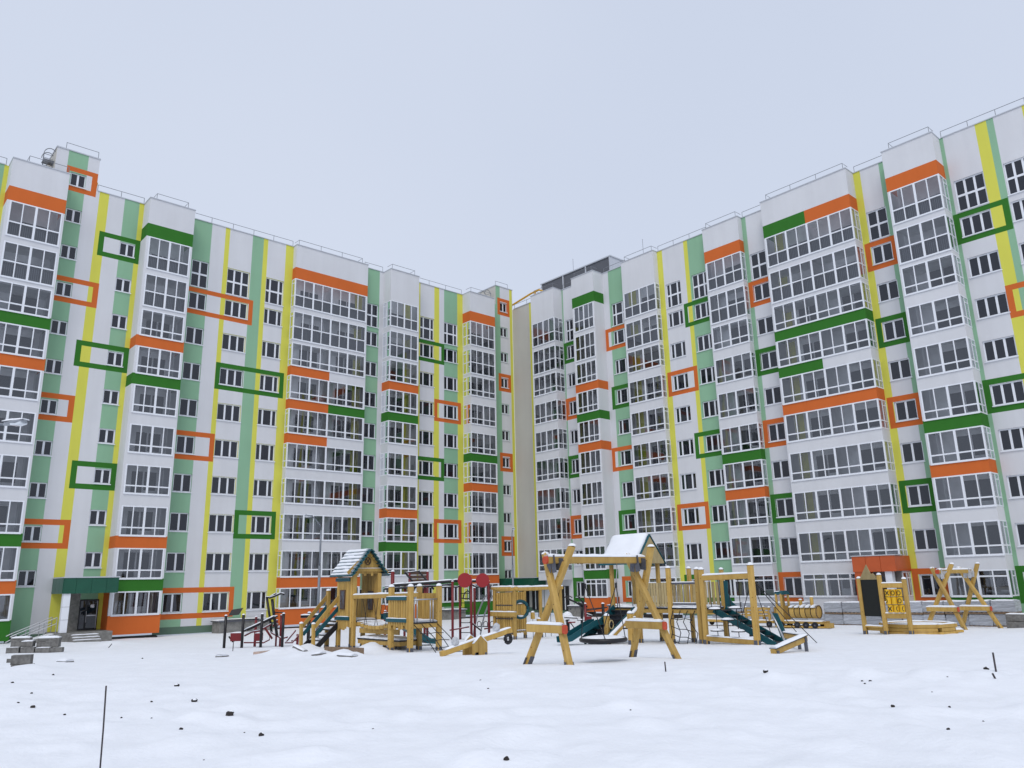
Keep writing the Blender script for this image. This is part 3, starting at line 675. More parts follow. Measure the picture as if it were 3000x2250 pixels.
# pallets of wrapped paving blocks along the right wing
def pallet_mesh():
    b = MB(); rnd = random.Random(3)
    prof = [(-.56, .12), (.56, .12), (.58, .3), (.575, .5), (.55, .68), (-.55, .68), (-.575, .5), (-.58, .3)]
    b.prism(prof, 'y', -.5, .5); me = b.mesh('wrapped_blocks', M['film'])
    p = MB()
    for y in (-.45, 0, .45): p.box((-.56, y - .05, 0), (.56, y + .05, .09))
    for x in (-.5, -.25, 0, .25, .5): p.box((x - .06, -.5, .09), (x + .06, .5, .118))
    return me, p.mesh('pallet_base', M['plank'])
PB, PP = pallet_mesh()
rnd = random.Random(11)
for i in range(16):
    for lv in (0, 1):
        if lv == 1 and i in (9,): continue
        x = 48.55 + rnd.uniform(-.06, .06); y = 14.7 + 1.175 * i; z = gz(x, y) - .05 + .70 * lv
        t = thing('wrapped_pallet', 'film wrapped pallet of grey paving blocks on the ground, lower tier' if lv == 0 else 'film wrapped pallet of grey paving blocks on the upper tier, snow on top', 'pallet', (x, y, z), 'lower tier of wrapped pallets' if lv == 0 else 'upper tier of wrapped pallets')
        rz = math.pi / 2 + rnd.uniform(-.04, .04); inst('wrapped_blocks', PB, t, (0, 0, 0), rz); inst('pallet_base', PP, t, (0, 0, 0), rz)
        if lv == 1:
            b = MB(); b.snowbar((x, y - .54, z + .675), (x, y + .54, z + .675), .98, .07); b.build('snow', M['snow'], t, True)
# spare block stack by the right end
p0 = ground(2985, 1838)
for j, (dx, dz, l) in enumerate(((0, 0, 'dark concrete block lying by the cable at the foot of the green wall'), (.05, .36, 'snow capped concrete block on top of another beside the green wall base'))):
    b = MB(); b.box((p0.x + dx - .3, p0.y - .7, p0.z + dz - .05), (p0.x + dx + .3, p0.y + .45, p0.z + dz + .29)); o = b.build('concrete_block', M['paver']); tag(o, l, 'block')
    if j: bb = MB(); bb.snowbar((p0.x + dx, p0.y - .68, p0.z + dz + .285), (p0.x + dx, p0.y + .43, p0.z + dz + .285), .58, .07); s_ = bb.build('snow', M['snow'], o, True)

# loose kerb blocks on the left
def block(c, sx, sy, sz, rz, label, snow=0, grp='grey kerb blocks piled by the entrance'):
    b = MB(); b.bar((-sx / 2, 0, sz / 2), (sx / 2, 0, sz / 2), sy, sz, ch=.05)
    t = b.build('kerb_block', M['paver']); t.location = c; t.rotation_euler = (0, 0, rz); tag(t, label, 'block', grp)
    if snow: q = MB(); q.snowbar((-sx / 2 + .02, 0, sz - .003), (sx / 2 - .02, 0, sz - .003), sy * .96, snow); o = bpy.data.objects.new('snow', q.mesh('snow', M['snow'])); COL.objects.link(o); o.parent = t
d1 = 37.0
def gp_(px, py): p = ground(px, py); return Vector((p.x, p.y, p.z))
g0 = ground(20, 1912); g1 = ground(155, 1908); ex = (g1 - g0); ex.z = 0; W0 = ex.length; ex.normalize(); rz0 = math.atan2(ex.y, ex.x); ey = Vector((-ex.y, ex.x, 0))
def bl(s, t, z, w, d, h, lab, sn=0): c = g0 + ex * s + ey * t; block((c.x, c.y, min(g0.z, g1.z) - .04 + z), w, d, h, rz0 + rnd.uniform(-.06, .06), lab, sn)
LB = 'grey kerb block in the ground course of the pile by the entrance'; LU = 'grey kerb block in the upper course of the pile by the entrance'; LT = 'snow capped grey kerb block on top of the pile by the entrance'
bl(.25, 0, 0, .5, .35, .28, LB, .02); bl(.85, .05, 0, .55, .35, .26, LB); bl(1.5, .02, 0, .6, .4, .22, LB, .03); bl(2.05, 0, 0, .5, .35, .2, LB)
bl(.3, .3, .28, .45, .35, .3, LU); bl(.75, .25, .27, .5, .38, .24, LU, .06); bl(1.35, .3, .22, .45, .3, .26, LU); bl(1.8, .25, .21, .55, .35, .3, LU)
bl(.4, .45, .56, .8, .4, .1, LT, .08); bl(1.6, .4, .5, .9, .45, .12, LT, .1)
b0 = ground(66, 1958); rzb = rz0
block((b0.x, b0.y, b0.z - .05), .55, .3, .16, rzb + .1, 'flat grey kerb block under another near the snow bank', 0, 'kerb blocks half buried in the snow bank')
block((b0.x - .03, b0.y + .05, b0.z + .11), .5, .28, .26, rzb, 'grey kerb block lying on a flat one near the snow bank', 0, 'kerb blocks half buried in the snow bank')
b1 = ground(48, 1948); block((b1.x, b1.y, b1.z + .08), .5, .25, .12, rzb - .1, 'thin grey kerb block tilted behind the block pair at the snow bank', .02, 'kerb blocks half buried in the snow bank')

# rods sticking out of the snow
def rod(label, base, top, r):
    b = MB(); base = Vector(base); top = Vector(top); d = (base - top).normalized(); b.tube([base + d * .15, base.lerp(top, .5) + Vector((.004, .003, 0)), top], r, n=7); tag(b.build('steel_rod', M['rust'], None, True), label, 'rod')
g = ground(292, 2262); rod('tall rusty steel rod standing alone in the foreground snow', g, at(311, 2009, dep(g.x, g.y) + .05), .0075)
tie = MB(); g2 = at(297, 2213, dep(g.x, g.y)); tie.tube([g2 + Vector((.02 * math.cos(t * .9), .02 * math.sin(t * .9), .004 * t)) for t in range(12)] , .0025, n=5)
g = ground(1951.6, 1976.4); rod('thin dark rod standing in the snow before the nest swing', g, at(1947.7, 1938.8, dep(g.x, g.y)), .014)
g = ground(2922, 1988); rod('slanting dark rod beside a shorter one at the edge of the yard', g, at(2908.7, 1912.4, dep(g.x, g.y) + .2), .016)
g = ground(2922, 1999); rod('short leaning rod at the foot of a taller slanting rod', g, at(2908, 1974, dep(g.x, g.y) - .1), .016)
g = ground(681.6, 1910); rod('thin grey rod in the snow below the black bench trainer', g, at(683.8, 1881, dep(g.x, g.y)), .016)
g = ground(317, 1898.5); rod('thin stick leaning out of a snow heap before the entrance steps', g, at(328, 1886, dep(g.x, g.y) + .1), .02)

# clods of frozen soil poking through
def clod(px, py, w, label='dark clod of frozen soil poking through the foreground snow', h=.75):
    g = ground(px, py); d = dep(g.x, g.y); r = w * d / FPX / 2
    bm = bmesh.new(); bmesh.ops.create_icosphere(bm, subdivisions=2, radius=r); sd_ = Vector((px, py, 0))
    for v in bm.verts: v.co *= 1 + .45 * noise.noise(v.co / r * 1.3 + sd_); v.co.z *= h
    me = bpy.data.meshes.new('soil_clod'); bm.to_mesh(me); bm.free(); me.materials.append(M['soil']); o = bpy.data.objects.new('soil_clod', me); COL.objects.link(o)
    o.location = (g.x, g.y, gheight(g.x, g.y) + r * .25); o.rotation_euler = (0, 0, px); tag(o, label, 'clod', 'soil clods in the foreground snow')
    if w > 11: 
        q = MB(); q.dome((0, 0, r * .35), r * .62, r * .5, M['snow'], 8, 3); s_ = bpy.data.objects.new('snow', q.mesh('snow', M['snow'], (0, 0, 0), True)); COL.objects.link(s_); s_.parent = o; s_.location = (r * .25, r * .35, 0)
for a in ((518, 2016, 14), (569, 2061, 17), (672, 2112, 24), (765, 2158, 16), (530, 2140, 11), (94, 2090, 13), (52, 2068, 7), (92, 2038, 7), (36, 2003, 8), (189, 2098, 7), (444, 2056, 7), (448, 2079, 8), (417, 1933, 5), (444, 2104, 5), (355, 2107, 6), (598, 2217, 5), (716, 2143, 5), (155, 1982, 7), (1430, 2021, 6), (1408, 2004, 6), (1093, 2134, 6), (1484, 2242, 16), (2527, 2000, 7), (2550, 2002, 9), (2534, 2006, 6), (2894, 1983, 14), (2778, 1997, 5), (2731, 2031, 5), (2618, 2087, 11), (2779, 2145, 10), (2784, 2086, 7), (2246, 2000, 15), (1848, 2092, 6), (2880, 2109, 5)): clod(*a)

# boards and slabs of rubble in the snow before the left play tower
def plank(label, pa, pb, w, t, m, lift=0., cat='plank', name='plank'):
    a = ground(*pa); b_ = ground(*pb); bb = MB(); a.z = gheight(a.x, a.y) + lift; b_.z = gheight(b_.x, b_.y) + lift
    bb.bar(a, b_, w, t); return tag(bb.build(name, m), label, cat)
plank('long brown board lying on edge before the timber play tower', (952, 1912), (1064, 1918), .06, .30, M['plank'], .05)
plank('pale pinkish board half buried in the snow below the red trainer', (752, 1916), (806, 1911), .3, .16, M['pinkp'], .0)
for i, (a, b_, l) in enumerate((((862, 1912), (895, 1912), 'grey slab fragment under snow left of the brown board'), ((920, 1922), (948, 1923), 'narrow grey slab poking from the snow heap'), ((995, 1925), (1040, 1927), 'flat grey slab in the snow below the brown board'), ((640, 1925), (662, 1922), 'small grey slab fragment half buried beyond the clods'), ((176, 1942), (205, 1945), 'thin grey slab corner showing through snow near the kerb blocks'))):
    o = plank(l, a, b_, .22, .10, M['paver'], -.01, 'concrete piece', 'concrete_fragment'); A1 = ground(*a); B1 = ground(*b_); q = MB(); q.snowbar((A1.x, A1.y, gheight(A1.x, A1.y) + .035), (B1.x, B1.y, gheight(B1.x, B1.y) + .035), .24, .07); q.build('snow', M['snow'], o, True)
cb = MB(); pts = [ground(2952, 1836) + Vector((0, 0, .02)), ground(2960, 1832) + Vector((0, 0, .12)), ground(2970, 1831) + Vector((0, 0, .12)), ground(2982, 1834) + Vector((0, 0, .05))]; cb.tube(pts, .02, n=6); tag(cb.build('cable', M['black'], None, True), 'black cable curling over the snow by the concrete blocks', 'cable')

# ------------------------------------------------------------------ playground
def post(t, x, y, z0, z1, w=.12, cap=True, foot=True, m=None, name='post', label=None):
    b = MB(); b.bar((x, y, z0 - .12), (x, y, z1), w, w, up=(0, 1, 0), ch=.16); o = b.build(name, m or M['wood'], t)
    if cap:
        b = MB(); b.box((x - w * .54, y - w * .54, z1), (x + w * .54, y + w * .54, z1 + .012)); b.build('cap', M['brown'], o)
        b = MB(); b.dome((x, y, z1 + .012), w * .6, w * .52, M['snow'], 10, 3); b.build('snow', M['snow'], o, True)
    rk = random.Random(int(x * 977 + y * 131)); b = MB()
    for q in range(5):
        zk = z0 + (z1 - z0) * rk.uniform(.05, .95); o_ = rk.uniform(-.3, .3) * w; r_ = rk.uniform(.010, .018)
        if q % 2: b.disc((x - w / 2, y + o_, zk), (1, 0, 0), r_, .006, None, 7)
        else: b.disc((x + o_, y - w / 2, zk), (0, 1, 0), r_, .006, None, 7)
    b.build('knots', M['knot'], o)
    if foot:
        b = MB(); b.box((x - w * .56, y - w * .35, z0 - .15), (x - w * .503, y + w * .35, z0 + .16)); b.box((x - w * .35, y - w * .56, z0 - .15), (x + w * .35, y - w * .503, z0 + .16)); b.build('anchor', M['plate'], o)
    return o
def beam(t, p, q, w, h, name='beam', snow=.0, m=None):
    b = MB(); b.bar(p, q, w, h); o = b.build(name, m or M['wood'], t)
    if snow:
        p = Vector(p) + Vector((0, 0, h / 2 - .002)); q = Vector(q) + Vector((0, 0, h / 2 - .002)); b = MB(); b.snowbar(p, q, w * .95, snow); b.build('snow', M['snow'], o, True)
    return o
def rope(t, pts, r=.012, name='rope', m=None):
    b = MB(); b.tube(pts, r, n=6); return b.build(name, m or M['black'], t, True)
def slats(t, a, b_, zlo, zhi, n, nrm, m=None, uneven=.08, name='slat', th=.06, gap=.80, seed=1, snow=True):
    # vertical half-round boards between plan points a and b
    rnd = random.Random(seed); a = Vector((*a, 0)); b_ = Vector((*b_, 0)); d = (b_ - a); w = d.length / n; d.normalize(); nv = Vector((*nrm, 0))
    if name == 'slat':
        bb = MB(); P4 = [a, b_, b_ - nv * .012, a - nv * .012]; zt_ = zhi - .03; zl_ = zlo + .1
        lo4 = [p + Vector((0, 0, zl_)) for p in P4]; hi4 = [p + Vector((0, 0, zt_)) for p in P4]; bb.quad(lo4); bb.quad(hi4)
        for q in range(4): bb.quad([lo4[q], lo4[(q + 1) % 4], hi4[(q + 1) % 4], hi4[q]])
        bb.build('gap_shade_panel', M['brown'], t)  # dark sheet added behind the slats, its brown stands in for shade in the gaps
    for i in range(n):
        c = a + d * w * (i + .5) + Vector((0, 0, 0)); hw = w * gap / 2; zl = zlo + rnd.uniform(-uneven, uneven)
        prof = [(-hw, .004), (-hw, th * .5), (-hw * .5, th), (hw * .5, th), (hw, th * .5), (hw, .004)]
        bb = MB(); nb = len(bb.v); k = bb.mi(None)
        for z in (zl, zhi):
            for p_, q_ in prof: bb.v.append(tuple(c + d * p_ + nv * q_ + Vector((0, 0, z))))
        for j in range(6): bb.f.append((j, (j + 1) % 6, 6 + (j + 1) % 6, 6 + j)); bb.m.append(k)
        bb.f += [tuple(range(5, -1, -1)), tuple(range(6, 12))]; bb.m += [k, k]
        bb.build(name, m or M['wood'], t)
def deck(t, x0, y0, x1, y1, z, snow=True, m=None):
    b = MB(); b.box((x0 - .04, y0 - .04, z - .05), (x1 + .04, y1 + .04, z)); o = b.build('deck', M['black'], t)
    b = MB(); b.box((x0 - .02, y0 - .02, z - .2), (x1 + .02, y0 + .04, z - .052)); b.box((x0 - .02, y0 + .04, z - .2), (x0 + .04, y1 + .02, z - .052)); b.build('fascia', m or M['wood'], o)
    if snow:
        b = MB(); b.snowbar(((x0 + x1) / 2, y0 - .02, z), ((x0 + x1) / 2, y1 + .02, z), x1 - x0 + .03, .09); b.build('snow', M['snow'], o, True)
    return o

# --- crossed-leg swing frames
def swing(label, A, B, S, nest=True, film=False):
    A = Vector(A); B = Vector(B); e = (B - A); e.z = 0; Lb = e.length; e.normalize(); f = Vector((-e.y, e.x, 0)); zz = Vector((0, 0, 1))
    A.z = gz(A.x, A.y); B.z = gz(B.x, B.y); zb = max(A.z, B.z) + 2.46 * S
    t = thing('nest_swing' if nest else 'swing_frame', label, 'swing', (A + B) / 2)
    w = .165 * S
    for P, sg in ((A, -1), (B, 1)):
        H = zb - P.z
        for k in (1, -1):
            off = e * (k * w * .5)
            foot = P + f * (k * .88 * S) + off; cr = P + off + zz * (H * .755) - e * (sg * .29 * S); d = (cr - foot); top = foot + d * ((1.50 if k == 1 else 1.41)); foot = foot - d.normalized() * .08
            b = MB(); b.bar(foot, top, w, w, up=e, ch=.2); o = b.build('leg', M['wood'], t)
            b = MB(); b.dome(top, w * .62, w * .4, M['snow'], 10, 3); b.build('snow', M['snow'], o, True)
            b = MB(); dn = d.normalized(); q = foot + dn * .08; sd_ = e * (w * .5 + .006)
            b.bar(q - sd_ - dn * .1, q - sd_ + dn * .17, .012, w * .7, up=e); b.bar(q - f * 0 + sd_ - dn * .1, q + sd_ + dn * .17, .012, w * .7, up=e); fo = f * (-k) * (w * .5 + .006); b.bar(q + fo - dn * .1, q + fo + dn * .2, w * .75, .012, up=f); b.build('anchor', M['plate'], o)
            for s_ in (.25, .5, .8, 1.15, 1.35):
                b = MB(); c = foot + d * s_ - e * (w * .5 + .001); b.disc(c, e, .014 * S, .006, None, 8); b.build('knot', M['knot'], o)
        zr = P.z + .86 * S; off = -e * (w * 1.05) - e * (sg * .13 * S); hw = .66 * S
        p_ = P + off + f * hw; q_ = P + off - f * hw; p_.z = q_.z = zr
        o = beam(t, p_, q_, .12 * S, .19 * S, 'rung', .07 * S)
        b = MB(); r_ = q_ - f * .012; b.bar(r_, r_ - f * .05, .135 * S, .205 * S, ch=.25); b.build('end_cap', M['redcap'], o)
        bk = MB()
        for k in (-1, 1):
            c = P + zz * H - e * (sg * .38 * S)
            bk.bar(c - e * (w * 1.06) * 1 + f * k * .05 * S + zz * .12 * S, c - e * (w * 1.06) + f * k * .11 * S - zz * .30 * S, .16 * S, .012, up=e)
            bk.bar(c + f * k * .1 * S + zz * .05, c + f * k * .07 * S - zz * .25 * S, .01, w * 1.9, up=f)
        bk.build('bracket', M['plate'] if not film else M['filmw'], t)
    a = Vector((A.x, A.y, zb)) + e * .05 * S; b2 = Vector((B.x, B.y, zb)) - e * .22 * S
    o = beam(t, a, b2, .165 * S, .17 * S, 'beam', .07 * S); b = MB(); b.bar(a - e * .05, a - e * .0, .18 * S, .185 * S, ch=.25); b.build('end_cap', M['redcap'], o)
    if nest:
        C = (A + B) / 2; C.z = (A.z + B.z) / 2 + .54; rr = .56
        b = MB(); pts = [C + Vector((rr * math.cos(i * math.pi / 16), rr * math.sin(i * math.pi / 16), 0)) for i in range(33)]; b.tube(pts, .055, n=8); se = b.build('nest_seat', M['black'], t, True)
        b = MB(); b.disc(C - zz * .03, (0, 0, 1), rr, .03, None, 28); b.build('nest_net', M['black'], se)
        b = MB(); b.dome(C + zz * .015, rr * 1.05, .09, M['snow'], 28, 4); b.build('snow', M['snow'], se, True)
        for s1 in (-1, 1):
            h0 = Vector((C.x, C.y, zb)) + e * (s1 * .62) - zz * .09; h1 = C + e * (s1 * .55) + zz * 1.32
            rope(t, [h0, h0 + e * (-s1 * .0) - zz * .12, h1], .014, 'chain', M['steel'])
            b = MB(); b.tube([h1 + zz * .06, h1 - zz * .06], .03, n=8); b.build('rope_joint', M['black'], t)
            for s2 in (-1, 1): rope(t, [h1, C + e * (s1 * rr * .62) + f * (s2 * rr * .78) + zz * .03], .012)
    return t
swing('big timber nest swing with crossed legs and a round black seat', (13.63, 14.03, 0), (17.32, 13.76, 0), 1.0)
swing('timber swing frame with crossed legs and wrapped brackets, no seat, before the pallets', (42.7, 15.75, 0), (46.4, 15.35, 0), 1.13, False, True)

# --- left play tower
gzt = gz(16.6, 27)
t = T1 = thing('timber_play_tower', 'timber play tower with teal shingle roof, stairs and rope bridge', 'play tower', (16.6, 26.5, gzt))
X0, X1, Ya, Yb = 16.40, 17.52, 27.62, 28.76; D1 = gzt + 1.05
for x, y in ((X0, Ya), (X0, Yb), (X1, Ya), (X1, Yb)): post(t, x, y, gz(x, y), gzt + 2.86, .16, cap=False)
post(t, X0, 29.66, gz(X0, 29.66), gzt + 2.2, .16); post(t, X1, 29.66, gz(X1, 29.66), gzt + 2.2, .16)
deck(t, X0, Ya, X1, 29.66, D1)
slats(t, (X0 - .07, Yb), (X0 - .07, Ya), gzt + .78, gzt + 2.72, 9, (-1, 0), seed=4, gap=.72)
for z in (1.15, 2.62):
    o = beam(t, (X0 - .135, Yb + .08, gzt + z), (X0 - .135, Ya + .12, gzt + z), .035, .13, 'teal_rail', 0, M['teal']); b = MB(); b.snowbar((X0 - .12, Yb + .06, gzt + z + .062), (X0 - .12, Ya + .14, gzt + z + .062), .05, .025); b.build('snow', M['snow'], o, True)
def play_window(t, x, yc, zc, w, h):
    b = MB(); r = [(yc - w / 2, zc - h / 2), (yc + w / 2, zc - h / 2), (yc + w * .56, zc + h / 2), (yc - w * .56, zc + h / 2)]
    b.prism(r, 'x', x - .05, x - .01); o = b.build('window_frame', M['brown'], t)
    b = MB(); k = .72; b.prism([(yc + (a - yc) * k, zc + (c - zc) * .86) for a, c in r], 'x', x - .056, x - .051); b.build('window_pane', M['plate'], o)
    b = MB(); b.bar((x - .06, yc - w * .3, zc - h * .42), (x - .06, yc + w * .35, zc + h * .42), .02, .025); b.bar((x - .062, yc + w * .3, zc - h * .1), (x - .062, yc - w * .1, zc + h * .05), .02, .025); b.bar((x - .06, yc + w * .1, zc - h * .42), (x - .06, yc, zc + h * .1), .02, .02); b.build('window_bars', M['brown'], o)
play_window(t, X0 - .125, 28.24, gzt + 1.86, .34, .74)
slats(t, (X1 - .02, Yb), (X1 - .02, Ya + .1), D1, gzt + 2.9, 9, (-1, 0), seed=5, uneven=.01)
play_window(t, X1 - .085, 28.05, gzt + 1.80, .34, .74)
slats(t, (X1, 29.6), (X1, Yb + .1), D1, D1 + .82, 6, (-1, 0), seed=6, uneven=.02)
for x in (X0 + .02, X1 - .02): beam(t, (x, Ya - .05, gzt + 2.80), (x, Yb + .1, gzt + 2.80), .09, .1)
# gable facing the bridge
zg = gzt + 2.98; xc = (X0 + X1) / 2; apex = gzt + 3.70
beam(t, (X0 - .15, Ya - .06, zg), (X1 + .15, Ya - .06, zg), .05, .13, 'gable_beam', .02)
n = 11
for i in range(n):
    x = X0 - .05 + (X1 - X0 + .1) * (i + .5) / n; hz = zg + (apex - zg) * (1 - abs(x - xc) / ((X1 - X0) / 2 + .2)) - .04
    b = MB(); b.box((x - .052, Ya - .02, zg - (.22 if i % 3 == 1 else .14)), (x + .052, Ya + .015, hz)); b.build('gable_board', M['wood'], t)
for s_ in (-1, 1): beam(t, (xc, Ya - .07, apex - .02), (xc + s_ * .92, Ya - .07, gzt + 2.86), .04, .12, 'barge_board')
b = MB(); cc = (xc, Ya - .05, zg + .34); b.tube([(cc[0] + .12 * math.cos(i * .4488), cc[1], cc[2] + .14 * math.sin(i * .4488)) for i in range(15)], .018, n=6); b.bar((xc - .09, cc[1], cc[2] - .1), (xc + .09, cc[1], cc[2] + .1), .025, .025); b.bar((xc + .09, cc[1], cc[2] - .1), (xc - .09, cc[1], cc[2] + .1), .025, .025); b.build('round_window', M['brown'], t)
def shingle_roof(t, x0, x1, y0, y1, ze, za, n, snowed=(-1, 1)):
    xc = (x0 + x1) / 2
    for s_ in (-1, 1):
        xe = x0 if s_ < 0 else x1
        for i in range(n):
            f0, f1 = i / n, (i + 1.12) / n; a = (xe + (xc - xe) * f0, ze + (za - ze) * f0); c = (xe + (xc - xe) * min(1, f1), ze + (za - ze) * min(1, f1))
            nx, nz_ = (-(za - ze), 0), 0
            up = Vector((s_ * (za - ze), 0, abs(xc - xe))).normalized()
            p0 = Vector((a[0], 0, a[1])) + up * .075; p1 = Vector((c[0], 0, c[1])) + up * .012
            b = MB(); b.prism([(p0.x, p0.z), (p1.x, p1.z), (p1.x - up.x * .045, p1.z - up.z * .045), (p0.x - up.x * .045, p0.z - up.z * .045)], 'y', y0 - .01 * (i % 2), y1); o = b.build('shingle_board', M['teal'], t)
            if s_ in snowed:
                ya_, yb_ = y0 + (.16 if s_ < 0 else .12), y1 - .04
                m0 = p0.lerp(p1, .35 if i == 0 else .12)
                b = MB(); N = 9; k = b.mi(None)
                for j in range(N + 1):
                    y = ya_ + (yb_ - ya_) * j / N; h = .05 + .03 * noise.noise(Vector((y * 2.2, i * 1.7, s_ * 3.0))); e0 = .04 * noise.noise(Vector((y * 3, i, 7)))
                    if s_ > 0: h *= .7
                    q0 = p0.lerp(p1, .12 + (.25 if i == 0 else 0) + e0); q1 = p1 + (p1 - p0) * .06
                    for qq in (q0, q0 + up * h * .8, q0.lerp(q1, .35) + up * h, q1 + up * h * .9, q1): b.v.append((qq.x, y, qq.z))
                for j in range(N):
                    for q in range(4): b.f.append((j * 5 + q, j * 5 + q + 1, (j + 1) * 5 + q + 1, (j + 1) * 5 + q)); b.m.append(k)
                b.f += [tuple(range(5)), tuple(N * 5 + q for q in range(4, -1, -1))]; b.m += [k, k]; b.build('snow', M['snow'], o, True)
shingle_roof(t, X0 - .27, X1 + .27, Ya - .30, Yb + .30, gzt + 2.72, gzt + 3.78, 8)
# stairs
for y in (29.66, 28.66):
    xb = 15.28
    b = MB(); b.bar((xb, y, gz(xb, y) - .1), (xb - .03, y, gzt + .98), .125, .125, up=(0, 1, 0), ch=.16); o = b.build('newel_post', M['wood'], t); b = MB(); b.dome((xb - .03, y, gzt + .98), .085, .07, M['snow'], 10, 3); b.build('snow', M['snow'], o, True)
    beam(t, (xb + .02, y, gzt + .86), (X0 - .05, y, gzt + 1.98), .045, .15, 'handrail'); beam(t, (xb + .05, y - .02, gzt + .55), (X0 - .02, y - .02, gzt + 1.62), .04, .14, 'teal_rail', 0, M['teal'])
    beam(t, (xb + .05, y, gzt + .02), (X0, y, D1 - .06), .05, .2, 'stringer', 0, M['black'])
for i in range(5):
    x = 15.36 + .215 * i; z = gzt + .17 + .19 * i
    b = MB(); b.box((x, 28.72, z - .05), (x + .25, 29.60, z)); o = b.build('step', M['black'], t); b = MB(); b.snowbar((x + .13, 28.74, z), (x + .13, 29.58, z), .24, .055); b.build('snow', M['snow'], o, True)
# bridge to the second tower
gz2 = gz(16.6, 23.9); D2 = gz2 + 1.02
beam(t, (16.36, Ya - .05, gzt + 1.96), (16.10, 24.4, gz2 + 1.92), .10, .15, 'bridge_rail', .05); beam(t, (17.7, Ya - .05, gzt + 1.96), (17.2, 24.4, gz2 + 1.92), .10, .15, 'bridge_rail', .05)
NB = 9
for i in range(NB):
    fq = (i + .5) / NB; y = Ya - .05 + (24.5 - Ya + .05) * fq; sag = -.16 * 4 * fq * (1 - fq); z = D1 + (D2 - D1) * fq + sag; xm = 17.05 + (16.65 - 17.05) * fq
    b = MB(); b.box((xm - .55, y - .12, z - .12), (xm + .55, y + .12, z)); o = b.build('bridge_plank', M['wood'], t); b = MB(); b.snowbar((xm - .54, y, z), (xm + .54, y, z), .22, .055); b.build('snow', M['snow'], o, True)
for xx in (-.5, .5):
    for i in range(7):
        fq = (i + .5) / 7; y = Ya + (24.45 - Ya) * fq; zt = gzt + 1.9 + (gz2 + 1.86 - gzt - 1.9) * fq; y2 = Ya + (24.45 - Ya) * min(1, max(0, fq + (.09 if i % 2 else -.09))); xm = 17.03 + (16.65 - 17.03) * fq + xx * 1.15
        rope(t, [(xm, y, zt), (xm * .5 + .5 * (17.05 - .4 * fq + xx), y2, D1 + (D2 - D1) * fq - .14)], .011)
deck(t, 16.45, 24.5, 17.3, 27.3, gzt + .45)
for x, y in ((16.5, 24.9), (16.5, 26.0), (16.5, 27.0), (17.25, 25.5), (17.25, 26.7)): post(t, x, y, gz(x, y), gzt + .40, .12, cap=False)
beam(t, (16.5, 24.6, gzt + .72), (16.5, 27.3, gzt + .72), .05, .18, 'bench_board', .02)
# second tower
U0, U1, V0, V1 = 16.04, 17.26, 23.25, 24.45
for x, y in ((U0, V0), (U0, V1), (U1, V0), (U1, V1)): post(t, x, y, gz(x, y), gz2 + 2.22, .18)
deck(t, U0, V0, U1, V1, D2)
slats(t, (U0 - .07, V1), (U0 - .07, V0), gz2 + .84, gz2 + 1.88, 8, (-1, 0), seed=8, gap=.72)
for z in (1.09, 1.83):
    o = beam(t, (U0 - .14, V1 + .12, gz2 + z), (U0 - .14, V0 + .05, gz2 + z), .035, .12, 'teal_rail', 0, M['teal']); b = MB(); b.snowbar((U0 - .12, V1 + .1, gz2 + z + .06), (U0 - .12, V0 + .05, gz2 + z + .06), .06, .03); b.build('snow', M['snow'], o, True)
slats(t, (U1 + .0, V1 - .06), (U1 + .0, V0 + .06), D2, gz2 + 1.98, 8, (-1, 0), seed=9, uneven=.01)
b = MB(); yy = V0 - .02
b.tube([(U0 + .08, yy, gz2 + 1.78), (U1 - .08, yy, gz2 + 1.78)], .024, n=8)
for fx in (.12, .22, .68, .78): x = U0 + (U1 - U0) * fx; b.tube([(x, yy, D2), (x, yy, gz2 + 1.78)], .021, n=8)
b.build('tube_gate', M['steel'], t, True)
nt_ = []
for i in range(4):
    x = U0 + .12 + .33 * i; rope(t, [(x, V0 - .05, D2 - .08), (x + .03, V0 - .75, gz2 + .52), (x + .05, V0 - 1.30, gz2 + .05)], .014, 'net_rope')
for k in (.3, .55, .8):
    y = V0 - .05 - 1.25 * k; z = D2 - .08 - (D2 - .13 - gz2) * k; rope(t, [(U0 + .10 + .33 * q + .02, y, z - (.03 if q % 2 else 0)) for q in range(4)], .013, 'net_rope')
b = MB(); b.tube([(U0, V0 - 1.32, gz2 + .05), (U1 + .1, V0 - 1.32, gz2 + .05)], .03, n=8); b.build('net_bar', M['steel'], t, True)
# slide behind the first tower
def slide(t, p0, p1, w, m, name='slide'):
    p0 = Vector(p0); p1 = Vector(p1); d = p1 - p0; hd = Vector((d.x, d.y, 0)).normalized(); s_ = Vector((-hd.y, hd.x, 0)); pts = [p0, p0 + hd * .25, p0.lerp(p1, .55), p1 - hd * .35 + Vector((0, 0, .04)), p1]
    b = MB(); prof = [(-w / 2, 0), (w / 2, 0), (w / 2, .22), (w / 2 - .03, .22), (w / 2 - .03, .03), (-w / 2 + .03, .03), (-w / 2 + .03, .22), (-w / 2, .22)]; b.sweep(pts, prof, None); return b.build(name, m, t)
slide(t, (17.85, 28.0, D1), (20.2, 27.6, gz(20, 27.6) + .08), .6, M['teal'])

